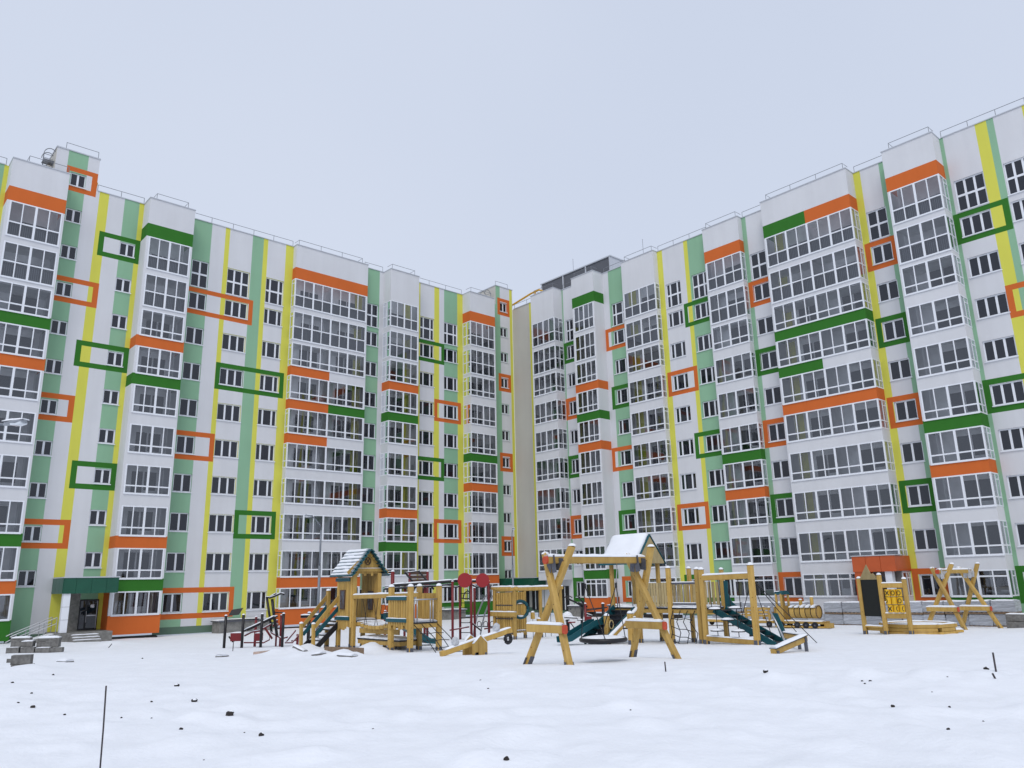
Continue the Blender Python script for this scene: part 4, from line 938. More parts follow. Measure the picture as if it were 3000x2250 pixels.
# --- seesaw
pv = Vector((15.98, 19.66, gz(16.15, 19.62)))
t = thing('seesaw', 'timber seesaw on a house shaped pivot, its beam tipped down', 'seesaw', pv)
lo = Vector((14.82, 19.88, gz(14.82, 19.88) + .09)); hi = Vector((17.28, 19.42, gz(17.28, 19.42) + .72)); d = (hi - lo).normalized()
o = beam(t, lo, hi, .13, .16, 'beam'); b = MB(); b.snowbar(lo + d * .12 + Vector((0, 0, .078)), hi - d * .05 + Vector((0, 0, .078)), .125, .06); b.build('snow', M['snow'], o, True)
fz = pv.z - .1
for s_ in (-1, 1):
    y = pv.y + s_ * .24
    for k in range(3):
        x0 = pv.x - .27 + .18 * k; zt = lambda x: pv.z + .60 - abs(x - pv.x) * .85
        b = MB(); b.prism([(x0 + .004, fz), (x0 + .176, fz), (x0 + .176, zt(x0 + .176)), (min(max(pv.x, x0), x0 + .176), zt(min(max(pv.x, x0), x0 + .176))), (x0 + .004, zt(x0 + .004))], 'y', y - .045, y + .045); b.build('pivot_board', M['wood'], t)
    b = MB()
    for sx in (-1, 1): b.snowbar((pv.x, y, pv.z + .60), (pv.x + sx * .27, y, pv.z + .38), .09, .05)
    b.build('snow', M['snow'], t, True)
    b = MB()
    for sx in (-.2, .2): b.box((pv.x + sx - .04, y + s_ * .045 - .006, pv.z - .02), (pv.x + sx + .04, y + s_ * .045 + .006, pv.z + .1))
    b.box((pv.x - .2, pv.y - .292, pv.z), (pv.x - .1, pv.y - .286, pv.z + .12)); b.build('bracket', M['plate'], t)
for k, l in ((.20, 0), (.78, 0)):
    c = lo.lerp(hi, k) + Vector((0, 0, .22)); bm = bmesh.new(); bmesh.ops.create_icosphere(bm, subdivisions=2, radius=.12)
    for v in bm.verts: v.co *= 1 + .3 * noise.noise(v.co * 12 + c); v.co.z *= 1.25
    me = bpy.data.meshes.new('wrapped_handle'); bm.to_mesh(me); bm.free(); me.materials.append(M['filmw']); o = inst('wrapped_handle', me, t, c - Vector(ROOT[t.name]))
ty = Vector((hi.x - .14, hi.y, hi.z - .26)); b = MB(); b.tube([ty + Vector((.12 * math.cos(i * math.pi / 10), 0, .12 * math.sin(i * math.pi / 10))) for i in range(21)], .06, n=8); b.build('buffer_tyre', M['black'], t, True)

# --- climbing frame with log walls and curved steel ladder
g3 = gz(27.5, 30)
t = thing('climbing_frame', 'timber climbing frame with log walls, teal tyre ring and curved steel ladder', 'climbing frame', (27.9, 30.2, g3))
for x, y in ((26.5, 29.5), (26.5, 31.0), (28.55, 31.0), (29.7, 29.5), (29.7, 31.0)): post(t, x, y, gz(x, y), g3 + 2.38, .15, cap=False)
beam(t, (26.35, 29.5, g3 + 2.42), (29.85, 29.5, g3 + 2.42), .16, .16, 'top_beam', .07); beam(t, (26.5, 29.3, g3 + 2.46), (26.5, 31.2, g3 + 2.46), .14, .14, 'top_beam', .06); beam(t, (26.5, 31.0, g3 + 2.36), (29.8, 31.0, g3 + 2.36), .13, .14, 'top_beam', .05)
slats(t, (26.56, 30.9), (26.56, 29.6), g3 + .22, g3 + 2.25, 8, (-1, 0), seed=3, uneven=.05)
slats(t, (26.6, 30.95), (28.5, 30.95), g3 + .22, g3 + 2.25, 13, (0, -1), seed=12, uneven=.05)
for z in (.3, .98, 1.62):
    b = MB(); b.box((26.6, 30.90, g3 + z), (28.5, 30.93, g3 + z + .05)); b.box((26.50, 29.6, g3 + z), (26.53, 30.9, g3 + z + .05)); o = b.build('slat_rail', M['plate'], t); b = MB(); b.snowbar((26.6, 30.9, g3 + z + .05), (28.5, 30.9, g3 + z + .05), .06, .04); b.build('snow', M['snow'], o, True)
beam(t, (26.42, 31.3, g3 + 1.22), (26.42, 29.35, g3 + 1.22), .16, .22, 'step_beam', .05)
for x in (26.62, 27.1):
    b = MB(); b.tube([(x, 30.9, g3 + 2.46), (x, 31.4, g3 + 2.42), (x, 32.0, g3 + 1.95), (x, 32.5, g3 + 1.2), (x, 32.75, g3 + .6), (x, 32.95, g3 - .1)], .04, n=8); b.build('ladder_rail', M['steel'], t, True)
c = Vector((27.35, 30.0, g3 + 1.42)); b = MB(); b.tube([c + Vector((.0, .38 * math.cos(i * math.pi / 12), .42 * math.sin(i * math.pi / 12))).cross(Vector((0, 0, 0))) + Vector((.30 * math.cos(i * math.pi / 12), -.22 * math.cos(i * math.pi / 12), .40 * math.sin(i * math.pi / 12))) for i in range(25)], .085, n=10); o = b.build('tyre_ring', M['teal'], t, True)
b = MB(); b.snowbar(c + Vector((-.22, .16, -.36)), c + Vector((.22, -.16, -.36)), .14, .08); b.build('snow', M['snow'], o, True)
for x, zc in ((27.75, .95), (28.15, .62), (28.6, None), (29.0, None)):
    rope(t, [(x, 29.55, g3 + 2.35), (x, 29.55, g3 + .05)], .014)
    if zc: o = beam(t, (x, 29.55, g3 + zc), (x, 29.55, g3 + zc + .32), .17, .17, 'step_log'); b = MB(); b.dome((x, 29.55, g3 + zc + .32), .1, .07, M['snow'], 10, 3); b.build('snow', M['snow'], o, True)

# --- right play castle
gc = gz(25.8, 19.5); DC = gc + 1.33
t = thing('timber_play_castle', 'large timber play castle with snowy gabled roof, board fence and hanging steps', 'play castle', (25.8, 19, gc))
E0, E1 = 25.19, 26.53
for x, y in ((E0, 21.98), (E0, 20.64), (E1, 20.64), (E1, 21.98)): post(t, x, y, gz(x, y), gc + 3.12, .15, cap=False)
for x, y, h in ((E0, 19.10, 2.80), (E1, 19.1, 2.78), (E0, 17.78, 2.72), (E1, 17.6, 2.7)): post(t, x, y, gz(x, y), gc + h, .17 if x == E0 else .15)
deck(t, E0, 17.6, E1, 21.98, DC)
slats(t, (E0 - .03, 20.52), (E0 - .03, 19.2), DC + .04, DC + .93, 10, (-1, 0), m=M['wood2'], uneven=.0, gap=.84, seed=2, th=.03, name='fence_board')
b = MB(); b.box((E0 + .02, 19.2, DC + .12), (E0 + .05, 20.5, DC + .2)); b.box((E0 + .02, 19.2, DC + .72), (E0 + .05, 20.5, DC + .8)); b.build('fence_rail', M['wood2'], t)
slats(t, (E1, 19.0), (E1, 17.75), DC + .04, DC + .93, 7, (-1, 0), m=M['wood2'], uneven=.0, gap=.72, seed=2, th=.03, name='fence_board')
slats(t, (E1, 20.55), (E1, 19.2), DC + .04, DC + .93, 9, (-1, 0), m=M['wood2'], uneven=.0, gap=.84, seed=2, th=.03, name='fence_board')
for z in (.10, .86):
    b = MB(); b.box((E0 + .03, 17.9, DC + z), (E0 + .07, 19.0, DC + z + .07)); o = b.build('barrier_rail', M['plate'], t); b = MB(); b.snowbar((E0 + .05, 17.9, DC + z + .07), (E0 + .05, 19.0, DC + z + .07), .05, .03); b.build('snow', M['snow'], o, True)
for y in (18.2, 18.5, 18.8): rope(t, [(E0 + .05, y, DC + .1), (E0 + .05, y, DC + .9)], .018, 'barrier_tube', M['steel'])
# roof
xa, xb_, ya, yb_ = E0 - .28, E1 + .28, 20.64 - .25, 21.98 + .45; ze, za = gc + 3.05, gc + 4.20; xm = (xa + xb_) / 2
for s_ in (-1, 1):
    xe = xa if s_ < 0 else xb_; up = Vector((s_ * (za - ze), 0, abs(xm - xe))).normalized()
    b = MB(); b.prism([(xe, ze), (xm, za), (xm, za - .05), (xe, ze - .05)], 'y', ya, yb_); o = b.build('roof_panel', M['teal'], t)
    b = MB(); k = b.mi(None); N, Q = 16, 9
    for j in range(N + 1):
        for q in range(Q + 1):
            f = q / Q; y = ya + .07 + (yb_ - ya - .1) * j / N; h = (.10 if s_ < 0 else .05) * (1 - .75 * (abs(j / N - .5) * 2) ** 6) * (1 - .6 * (1 - f) ** 6) + .018 * noise.noise(Vector((y * 1.5, f * 3, s_ * 5.)))
            p_ = Vector((xe + (xm - xe) * (.04 + .96 * f), y + .06 * noise.noise(Vector((f * 4, j * .01, 3))), ze + (za - ze) * (.04 + .96 * f))) + up * h; b.v.append(tuple(p_))
    for j in range(N):
        for q in range(Q): a_ = j * (Q + 1) + q; b.f.append((a_, a_ + 1, a_ + Q + 2, a_ + Q + 1)); b.m.append(k)
    rim = [j * (Q + 1) for j in range(N + 1)]
    n0 = len(b.v)
    for j in rim: v = b.v[j]; b.v.append((v[0] - up.x * .1, v[1], v[2] - up.z * .1 - .02))
    for i in range(N): b.f.append((rim[i], rim[i + 1], n0 + i + 1, n0 + i)); b.m.append(k)
    for row in (0, N):
        n1 = len(b.v); ids = [row * (Q + 1) + q for q in range(Q + 1)]
        for q in ids: v = b.v[q]; b.v.append((v[0] - up.x * .1, v[1], v[2] - up.z * .1))
        for i in range(Q): b.f.append((ids[i], ids[i + 1], n1 + i + 1, n1 + i)); b.m.append(k)
    b.build('snow', M['snow'], o, True)
for y in (20.64 - .20, 21.98 + .12):
    b = MB(); b.prism([(xa + .10, ze - .02), (xb_ - .10, ze - .02), (xb_ - .10, ze + .04), (xm, za - .09), (xa + .10, ze + .04)], 'y', y - .02, y + .02); go_ = b.build('gable_panel', M['wood2'], t)
b = MB(); cc = Vector((xm, 20.64 - .23, ze + .48)); b.tube([cc + Vector((.17 * math.cos(i * .4488), 0, .17 * math.sin(i * .4488))) for i in range(15)], .024, n=6); b.build('round_window', M['black'], t)
b = MB(); b.disc(cc + Vector((0, .006, 0)), (0, 1, 0), .165, .01, None, 16); o = b.build('round_window_back', M['board'], t)
b = MB(); b.bar(cc + Vector((-.11, -.01, -.11)), cc + Vector((.11, -.01, .11)), .03, .02); b.bar(cc + Vector((.11, -.01, -.11)), cc + Vector((-.11, -.01, .11)), .03, .02); b.tube([cc + Vector((.125 * math.cos(i * .4488), -.01, .125 * math.sin(i * .4488))) for i in range(15)], .014, n=6); b.build('window_bars', M['wood2'], o)
# tower side tubes and teal panel
for y in (21.75, 20.95): rope(t, [(E0, y, DC), (E0, y, DC + 1.0)], .022, 'tube', M['steel'])
b = MB(); b.prism([(21.05, DC), (21.85, DC), (21.62, DC + .3), (21.60, DC + .6), (21.75, DC + .95), (21.05, DC + .92)], 'x', E1 - .03, E1 + .01); b.build('teal_panel', M['teal'], t)
b = MB(); b.prism([(17.0, DC), (17.7, DC), (17.7, DC + .95), (17.35, DC + .95), (17.38, DC + .5), (17.25, DC + .2)], 'x', E1 - .03, E1 + .01); b.build('teal_panel', M['teal'], t)
# stairs towards -X
def stairs(t, x0, y0, y1, x1, zt, zb, n):
    pa = lambda f: (x0 + (x1 - x0) * f, zt + (zb - zt) * f)
    for i in range(n):
        f = (i + .6) / n; x, z = pa(f); b = MB(); b.box((x - .13, y0 + .04, z - .04), (x + .13, y1 - .04, z)); o = b.build('step', M['black'], t); b = MB(); b.box((x + .10, y0 + .04, z - .2), (x + .125, y1 - .04, z - .041)); b.build('riser', M['plate'], o)
    b = MB(); b.bar((x0, y1, zt - .05), (x1, y1, zb), .05, .34); b.build('stringer', M['teal'], t)
    b = MB(); b.bar((x0, y0, zt - .05), (x1, y0, zb), .05, .2); b.build('stringer', M['teal'], t)
xs1 = E0 - 1.95
stairs(t, E0, 20.85, 21.9, xs1, DC, gz(xs1, 21.4) + .12, 7)
o = beam(t, (E0 + .1, 20.72, DC - .05), (xs1 + .05, 20.72, gz(xs1, 20.7) + .12), .13, .15, 'climbing_pole'); p_ = Vector((E0 + .1, 20.72, DC + .025)); q_ = Vector((xs1 + .05, 20.72, gz(xs1, 20.7) + .195)); b = MB(); b.snowbar(p_, q_, .14, .08); b.build('snow', M['snow'], o, True)
for k in (.25, .55, .85):
    x = E0 + .1 + (xs1 - E0) * k; z = DC - .05 + (gz(xs1, 20.7) + .12 - DC) * k; b = MB(); b.box((x - .05, 20.45, z - .07), (x + .07, 20.72, z - .02)); o = b.build('foot_peg', M['black'], t); b = MB(); b.snowbar((x, 20.46, z - .02), (x, 20.66, z - .02), .12, .06); b.build('snow', M['snow'], o, True)
for x, y, h in ((23.75, 21.1, 1.05), (23.9, 20.05, 1.12)): post(t, x, y, gz(x, y), gz(x, y) + h, .19)
b = MB(); b.tube([Vector((23.85, 20.98 - .02, gz(23.8, 21) + .72)) + Vector((.12 * math.cos(i * .4488), 0, .16 * math.sin(i * .4488))) for i in range(15)], .025, n=6); b.build('grip_ring', M['wood2'], t, True)
slide(t, (23.9, 21.7, gz(23.9, 21.7) + .72), (22.0, 21.9, gz(22, 21.9) + .12), .5, M['teal'], 'slide')
# net between the posts
for i in range(4):
    y = 18.95 - .33 * i; rope(t, [(E0 - .05, y, DC - .1), (E0 - .22 - .04 * i, y + .04, DC - .5), (E0 - .15, y + .02 - .05 * i, DC - .9), (E0 - .1 + .0 * i, y + .2 - .06 * i, gc + .05)], .016, 'net_rope')
for k, z in enumerate((DC - .38, DC - .68, DC - .96, DC - 1.2)): rope(t, [(E0 - .16 - .02 * q, 18.97 - .33 * q, z - .05 * (q % 2) - .04 * q * (k > 0)) for q in range(4)], .015, 'net_rope')
# hanging step frame
FX = 25.0; y0, y1 = 17.45, 15.32
post(t, FX, y0, gz(FX, y0), gc + 2.70, .17); post(t, FX - .1, y1, gz(FX - .1, y1), gc + 2.80, .19)
beam(t, (FX, y0, gc + 2.40), (FX - .1, y1, gc + 2.44), .15, .19, 'top_beam', .06); beam(t, (FX, y0, gc + .28), (FX - .1, y1, gc + .22), .15, .17, 'bottom_beam', .05)
for y, z in ((16.95, 1.30), (16.1, 1.34), (16.45, .94), (16.92, .56), (16.06, .56)):
    b = MB(); b.disc((FX - .05, y, gc + z), (0, 0, 1), .24, .035, None, 20); o = b.build('hanging_step', M['black'], t); b = MB(); b.dome((FX - .05, y, gc + z + .017), .225, .07, M['snow'], 18, 3); b.build('snow', M['snow'], o, True)
for y, za_, zb2 in ((17.1, 2.34, 1.3), (16.72, 2.34, 1.3), (16.3, 2.34, 1.34), (15.9, 2.34, 1.34), (16.92, 1.28, .2), (16.06, 1.32, .2), (16.45, .92, .2)): rope(t, [(FX - .05, y, gc + za_), (FX - .05, y - .02, gc + zb2)], .014)
# second stairs, towards -Y, and rope tent at the end
for i in range(7):
    f = (i + .5) / 7; y = 17.5 + (15.15 - 17.5) * f; z = DC + (gc + .1 - DC) * f; b = MB(); b.box((25.72, y - .14, z - .04), (26.38, y + .14, z)); o = b.build('step', M['black'], t); b = MB(); b.box((25.72, y + .1, z - .2), (26.38, y + .13, z - .041)); b.build('riser', M['plate'], o)
for x in (25.68, 26.42): beam(t, (x, 17.5, DC - .08), (x, 15.1, gc + .08), .05, .22, 'stringer', 0, M['teal'])
b = MB(); b.prism([(15.05, gc + 1.15), (15.25, gc + 1.15), (14.95, gc + .2), (14.6, gc + .05), (14.55, gc + .3), (14.8, gc + .5)], 'x', 25.9, 25.95); b.build('teal_panel', M['teal'], t)
rope(t, [(25.6, 15.15, gc + 1.25), (25.5, 14.9, gc + .9), (25.3, 14.35, gc - .1)], .035, 'tube', M['steel'])
for dx, dy in ((2.2, -1.0), (1.2, .1), (.6, .35), (2.6, -.3), (.2, .8)): rope(t, [(FX - .05, y1 + .02, gc + 2.35), (FX + dx, y1 + dy, gc + (.05 if dy < .3 else .8))], .014, 'guy_rope')

# --- balance beams
t = thing('balance_beam', 'low zigzag balance beam with black edged top near the hanging steps', 'balance beam', (22.0, 12.6, gz(22, 12.6)))
c0 = Vector((20.95, 12.42, gz(20.95, 12.42) + .10)); c1 = Vector((22.5, 12.26, gz(22.5, 12.26) + .42)); c2 = Vector((24.7, 14.1, gz(24.7, 14.1) + .42))
for a, c in ((c0, c1), (c1, c2)):
    o = beam(t, a - Vector((0, 0, .09)), c - Vector((0, 0, .09)), .16, .17, 'beam'); b = MB(); b.bar(a + Vector((0, 0, .005)), c + Vector((0, 0, .005)), .24, .02); b.build('tread', M['black'], o); b = MB(); b.snowbar(a + Vector((0, 0, .014)), c + Vector((0, 0, .014)), .23, .045); b.build('snow', M['snow'], o, True)
for c, l in ((c1 + Vector((-.1, .03, 0)), .42), (c2 - Vector((.3, .25, 0)), .4), (c1 + Vector((1.0, .85, 0)), .4), (c0 + Vector((.08, 0, 0)), .2)):
    b = MB(); b.bar((c.x, c.y - .1, c.z - .05), (c.x + .02, c.y - .1, c.z - l - .12), .07, .09, up=(0, 1, 0)); b.build('leg', M['plate'], t)

# --- toy train
gt = gz(45, 25); tx = 44.4
t = thing('wooden_play_train', 'wooden play train with round boiler, wheels and open wagon before the pallets', 'play train', (tx, 25.4, gt))
def wheel(y, x):
    b = MB(); b.disc((x, y, gt + .19), (1, 0, 0), .185, .06, None, 16); o = b.build('wheel', M['black'], t); b = MB(); b.disc((x - .034, y, gt + .19), (1, 0, 0), .05, .012, None, 8); b.build('hub', M['plate'], o)
for y in (23.2, 23.75, 24.3, 25.3, 26.1, 27.6): wheel(y, tx - .48); wheel(y, tx + .48)
for a, c in ((22.75, 25.6), (25.85, 28.3)):
    b = MB(); b.box((tx - .44, a, gt + .26), (tx + .44, c, gt + .40)); o = b.build('wagon_base', M['wood'], t); b = MB(); b.snowbar((tx - .2, a + .02, gt + .4), (tx - .2, c - .02, gt + .4), .44, .06); b.build('snow', M['snow'], o, True)
b = MB(); b.box((tx - .5, 22.7, gt + .05), (tx + .5, 25.7, gt + .14)); b.build('sill_beam', M['wood'], t); b = MB(); b.box((tx - .3, 22.45, gt + .05), (tx + .3, 22.75, gt + .3)); b.build('buffer_board', M['wood'], t)
for i in range(5):
    y0 = 23.15 + .34 * i; b = MB(); b.tube([(tx, y0, gt + .92), (tx, y0 + .28, gt + .92)], .37, n=20); o = b.build('boiler_ring', M['wood'], t, False); b = MB(); b.tube([(tx, y0 + .28, gt + .92), (tx, y0 + .34, gt + .92)], .35, n=20); b.build('boiler_band', M['black'], o)
    b = MB(); b.snowbar((tx - .10, y0 + .01, gt + 1.17), (tx - .10, y0 + .27, gt + 1.17), .60, .17); b.build('snow', M['snow'], o, True)
b = MB(); b.tube([Vector((tx + .36 * math.cos(i * math.pi / 12), 23.12, gt + .92 + .36 * math.sin(i * math.pi / 12))) for i in range(25)], .025, n=6); b.build('boiler_rim', M['brown'], t)
for y, h in ((23.5, .45), (24.2, .3)): b = MB(); b.tube([(tx, y, gt + 1.25), (tx, y, gt + 1.3 + h)], .10, n=10); o = b.build('chimney', M['wood'], t); b = MB(); b.dome((tx, y, gt + 1.3 + h), .11, .06, M['snow'], 10, 3); b.build('snow', M['snow'], o, True)
for x in (tx - .4, tx + .4):
    for y in (25.2, 25.52): post(t, x, y, gt + .3, gt + 1.95, .12, cap=False, foot=False, name='cab_post')
    b = MB(); b.box((x - .03, 25.2, gt + .4), (x + .03, 25.52, gt + 1.25)); b.build('cab_side', M['wood'], t)
b = MB(); b.prism([(tx + .45 * math.cos(a * math.pi / 8), gt + 1.93 + .2 * math.sin(a * math.pi / 8)) for a in range(9)] + [(tx - .45, gt + 1.9), (tx + .45, gt + 1.9)], 'y', 25.1, 25.62); o = b.build('cab_roof', M['teal'], t); b = MB(); b.snowbar((tx - .2, 25.3, gt + 2.07), (tx - .2, 25.6, gt + 2.07), .4, .06); b.build('snow', M['snow'], o, True)
for y in (26.1, 26.9, 27.7): post(t, tx - .35, y, gt + .35, gt + 1.15, .14, foot=False, name='seat_post'); post(t, tx + .35, y, gt + .35, gt + 1.15, .14, foot=False, name='seat_post')
for z in (.62, .82, 1.02):
    for a, c in ((26.1, 26.9), (26.9, 27.7)): b = MB(); b.box((tx - .37, a + .05, gt + z), (tx - .32, c - .05, gt + z + .13)); b.build('side_board', M['wood'], t)
for y in (26.35, 28.0): o = beam(t, (tx - .4, y, gt + .72), (tx + .4, y, gt + .72), .35, .05, 'bench', .06)
# far bench wagon
t = thing('wooden_bench_wagon', 'low wooden wagon bench with snow, coupled behind the play train', 'play wagon', (tx, 29.9, gt))
b = MB(); b.box((tx - .44, 28.7, gt + .26), (tx + .44, 31.2, gt + .40)); o = b.build('wagon_base', M['wood'], t); b = MB(); b.snowbar((tx, 28.72, gt + .4), (tx, 31.18, gt + .4), .85, .06); b.build('snow', M['snow'], o, True)
for y in (29.1, 30.8):
    b = MB(); b.disc((tx - .48, y, gt + .19), (1, 0, 0), .185, .06, None, 16); b.build('wheel', M['black'], t); b = MB(); b.disc((tx + .48, y, gt + .19), (1, 0, 0), .185, .06, None, 16); b.build('wheel', M['black'], t)
o = beam(t, (tx - .3, 28.8, gt + .85), (tx - .3, 31.1, gt + .85), .1, .3, 'backrest', .06)
for y in (28.9, 31.0): post(t, tx - .3, y, gt + .38, gt + .72, .1, cap=False, foot=False, name='support')

# --- sandbox with blackboard and noughts-and-crosses
P1 = at(2536, 1855, 36.3); P2 = at(2598, 1861, 35.3); P3 = at(2671, 1861, 34.7)
for P in (P1, P2, P3): P.z = gz(P.x, P.y)
t = thing('sandbox_play_panel', 'timber sandbox with tall blackboard and yellow noughts and crosses panel', 'sandbox', P2)
HP = {0: 2.40, 1: 2.50, 2: 2.28}
for i, P in enumerate((P1, P2, P3)): post(t, P.x, P.y, P.z, P.z + HP[i], .17)
dv = (P2 - P1); dv.z = 0; dv.normalize(); nv = Vector((dv.y, -dv.x, 0)); nv = nv if nv.dot(FWD) < 0 else -nv
def panel(name, A, B, s0, s1, z0, z1, th, m, off=0., tri=None):
    d = (B - A); d.z = 0; Ln = d.length; d.normalize(); n = Vector((d.y, -d.x, 0)); n = n if n.dot(FWD) < 0 else -n; b = MB()
    pts = [(s0, z0), (s1, z0), (s1, z1)] + (tri or []) + [(s0, z1)]; z = min(A.z, B.z); f = [A + d * (s * Ln) + n * off + Vector((0, 0, z - A.z + zz_)) for s, zz_ in pts]; k = [p + n * th for p in f]
    b.quad(f); b.quad(k)
    for i in range(len(f)): b.quad([f[i], f[(i + 1) % len(f)], k[(i + 1) % len(k)], k[i]])
    return b.build(name, m, t)
panel('blackboard', P1, P2, .06, .93, .78, 2.35, .03, M['board'], -.02); panel('pencil_tip', P1, P2, .04, .95, 2.35, 2.36, .032, M['wood2'], -.02, [(.72, 2.62), (.62, 2.58), (.45, 3.0)])
A, B = P2, P3; d = (B - A); d.z = 0; Ln = d.length; d.normalize(); n_ = Vector((d.y, -d.x, 0)); n_ = n_ if n_.dot(FWD) < 0 else -n_
zb = min(A.z, B.z)
for z, h in ((2.05, .2), (.78, .22)): beam(t, A + Vector((0, 0, zb - A.z + z)), B + Vector((0, 0, zb - B.z + z)), .12, h, 'cross_beam', .05)
rows = (('X', 'I', 'O', 'O'), )
SY = [['X', 'O', 'O'], ['C', '', 'O'], ['X', 'S', 'S']]
for r in range(3):
    for c_ in range(3):
        s0 = .16 + .235 * c_ + (.0 if r < 2 else .04); ctr = A + d * (Ln * (s0 + .11)) + n_ * .02; ctr.z = zb + 1.74 - .33 * r
        hw = .115 * Ln; b = MB()
        b.tube([ctr - Vector((0, 0, .15)), ctr + Vector((0, 0, .15))], hw, None, 4 if False else 10); o = b.build('tile', M['tic'], t)
        f0 = ctr + n_ * (hw * 1.0 + .006); sy = SY[r][c_]; q = MB(); e_ = d * (hw * .62); u_z = Vector((0, 0, .09))
        if sy == 'X': q.bar(f0 - e_ - u_z, f0 + e_ + u_z, .03, .012, up=n_); q.bar(f0 + e_ - u_z, f0 - e_ + u_z, .03, .012, up=n_)
        elif sy == 'O': q.tube([f0 + e_ * math.cos(i * math.pi / 8) + u_z * math.sin(i * math.pi / 8) for i in range(17)], .014, n=5)
        elif sy: q.tube([f0 + e_ * (1.2 - .8 * math.cos(i * math.pi / 8 - math.pi / 2)) * (1 if sy == 'S' else -1) + u_z * math.sin(i * math.pi / 8 - math.pi / 2) for i in range(9)], .013, n=5)
        if q.v: q.build('symbol', M['black'], o)
for z in (1.57, 1.24): rope(t, [A + d * .1 + Vector((0, 0, zb - A.z + z)), B - d * .1 + Vector((0, 0, zb - B.z + z))], .012, 'rod')
sc = at(2690, 1852, 36.0); sc.z = gz(sc.x, sc.y); rr = 1.45; rq = random.Random(5)
for i in range(8):
    a0, a1 = i * math.pi / 4 + .2, (i + 1) * math.pi / 4 + .2; p = sc + Vector((rr * math.cos(a0), rr * math.sin(a0), 0)); q = sc + Vector((rr * math.cos(a1), rr * math.sin(a1), 0)); e_ = (q - p).normalized() * .12
    for z in (.06, .215, .37): beam(t, p - e_ * (1 if z != .215 else -.6) + Vector((0, 0, z)), q + e_ * (1 if z != .215 else -.6) + Vector((0, 0, z)), .13, .145, 'border_board', .05 if z > .3 else 0)
b = MB(); b.dome(sc + Vector((0, 0, .36)), rr - .06, .11, M['snow'], 24, 4); b.build('snow', M['snow'], t, True)
s2 = at(2790, 1850, 36.6); s2.z = gz(s2.x, s2.y); o = beam(t, s2 + Vector((-.5, .3, .05)), s2 + Vector((.35, -.3, .05)), .2, .12, 'step_board', .07)
lb = at(2563, 1838, 36.6); lb.z = gz(lb.x, lb.y)
o = beam(t, P1 + Vector((.1, 0, .34)), P2 + Vector((.15, .1, .34 + P1.z - P2.z)), .3, .06, 'bench_board', .05); beam(t, P1 + Vector((.1, 0, .24)), P2 + Vector((.15, .1, .24 + P1.z - P2.z)), .06, .14, 'bench_apron')

# ------------------------------------------------------------------ outdoor trainers
ZO = {'p1': (620, 1640, 340 / 2014), 'p3': (1100, 1640, 360 / 1991), 'e': (1640, 1700, 220 / 2212)}
def zpx(n, x, y): a, b, s = ZO[n]; return a + x * s, b + y * s
def A_(n, x, y, d): return at(*zpx(n, x, y), d)
def vpost(t, n, x, yt, yb, d, w, m, snow=True, name='post'):
    p = A_(n, x, yt, d); g = gz(p.x, p.y); b = MB(); b.tube([(p.x, p.y, g - .1), p], w / 2, n=10); o = b.build(name, m, t, True)
    if snow: b = MB(); b.dome(p, w * .55, w * .4, M['snow'], 10, 3); b.build('snow', M['snow'], o, True)
    return o
def line(t, n, pts, d, w, m, name, snow=0, dd=0.):
    P = [A_(n, x, y, d) + FWD * dd for x, y in pts]; b = MB(); b.tube(P, w / 2, n=8); o = b.build(name, m, t, True)
    if snow:
        b = MB()
        for i in range(len(P) - 1): b.snowbar(P[i] + Vector((0, 0, w * .42)), P[i + 1] + Vector((0, 0, w * .42)), w * .9, snow)
        b.build('snow', M['snow'], o, True)
    return o
BK = mat('black_powder_coat', (.011, .010, .012), .4)
def pad(t, n, x0, x1, y0, y1, d, th, m, name, snow=.05):
    a = A_(n, x0, y1, d); c = A_(n, x1, y0, d); lat = (c - a).dot(LAT); P = [a, a + LAT * lat, a + LAT * lat + FWD * th, a + FWD * th]; h = c.z - a.z; b = MB()
    T = [p + Vector((0, 0, h)) for p in P]; b.quad(P); b.quad(T)
    for i in range(4): b.quad([P[i], P[(i + 1) % 4], T[(i + 1) % 4], T[i]])
    o = b.build(name, m, t)
    if snow: b = MB(); b.snowbar((T[0] + T[3]) / 2, (T[1] + T[2]) / 2, th * .95, snow); b.build('snow', M['snow'], o, True)
    return o
d = 37.6; g = ground(*zpx('p1', 545, 1440))
q = A_('p1', 560, 1430, d); t = thing('bench_trainer', 'black bench trainer with inclined rails and red pads', 'trainer', (q.x, q.y, gz(q.x, q.y)))
vpost(t, 'p1', 250, 970, 1430, d, .13, BK); vpost(t, 'p1', 555, 955, 1440, d - .4, .13, BK); vpost(t, 'p1', 880, 940, 1445, d - .5, .13, BK)
line(t, 'p1', [(220, 1048), (830, 1028)], d + .3, .05, BK, 'cross_bar')
for dd in (0, .45): line(t, 'p1', [(560, 1235), (1090, 985)], d, .075, BK, 'incline_rail', .05, dd)
line(t, 'p1', [(570, 1320), (700, 1255), (830, 1235), (1030, 1120)], d + .2, .07, M['dred'], 'lever', .04)
pad(t, 'p1', 320, 515, 1270, 1415, d, .35, M['dred'], 'seat_pad'); pad(t, 'p1', 745, 850, 1275, 1410, d + .1, .4, M['dred'], 'back_pad')
line(t, 'p1', [(300, 1330), (360, 1420), (520, 1345)], d + .1, .08, BK, 'foot_roller'); line(t, 'p1', [(560, 1438), (900, 1440), (1000, 1390), (1010, 1300), (940, 1200)], d + .2, .06, M['dred'], 'base_tube')
P = [A_('p1', 290, 972, d), A_('p1', 470, 955, d), A_('p1', 535, 835, d) + FWD * .1, A_('p1', 335, 868, d) + FWD * .1]; b = MB(); b.quad(P); b.quad([p + FWD * .04 for p in P])
for i in range(4): b.quad([P[i], P[(i + 1) % 4], P[(i + 1) % 4] + FWD * .04, P[i] + FWD * .04])
b.build('tilted_board', BK, t)
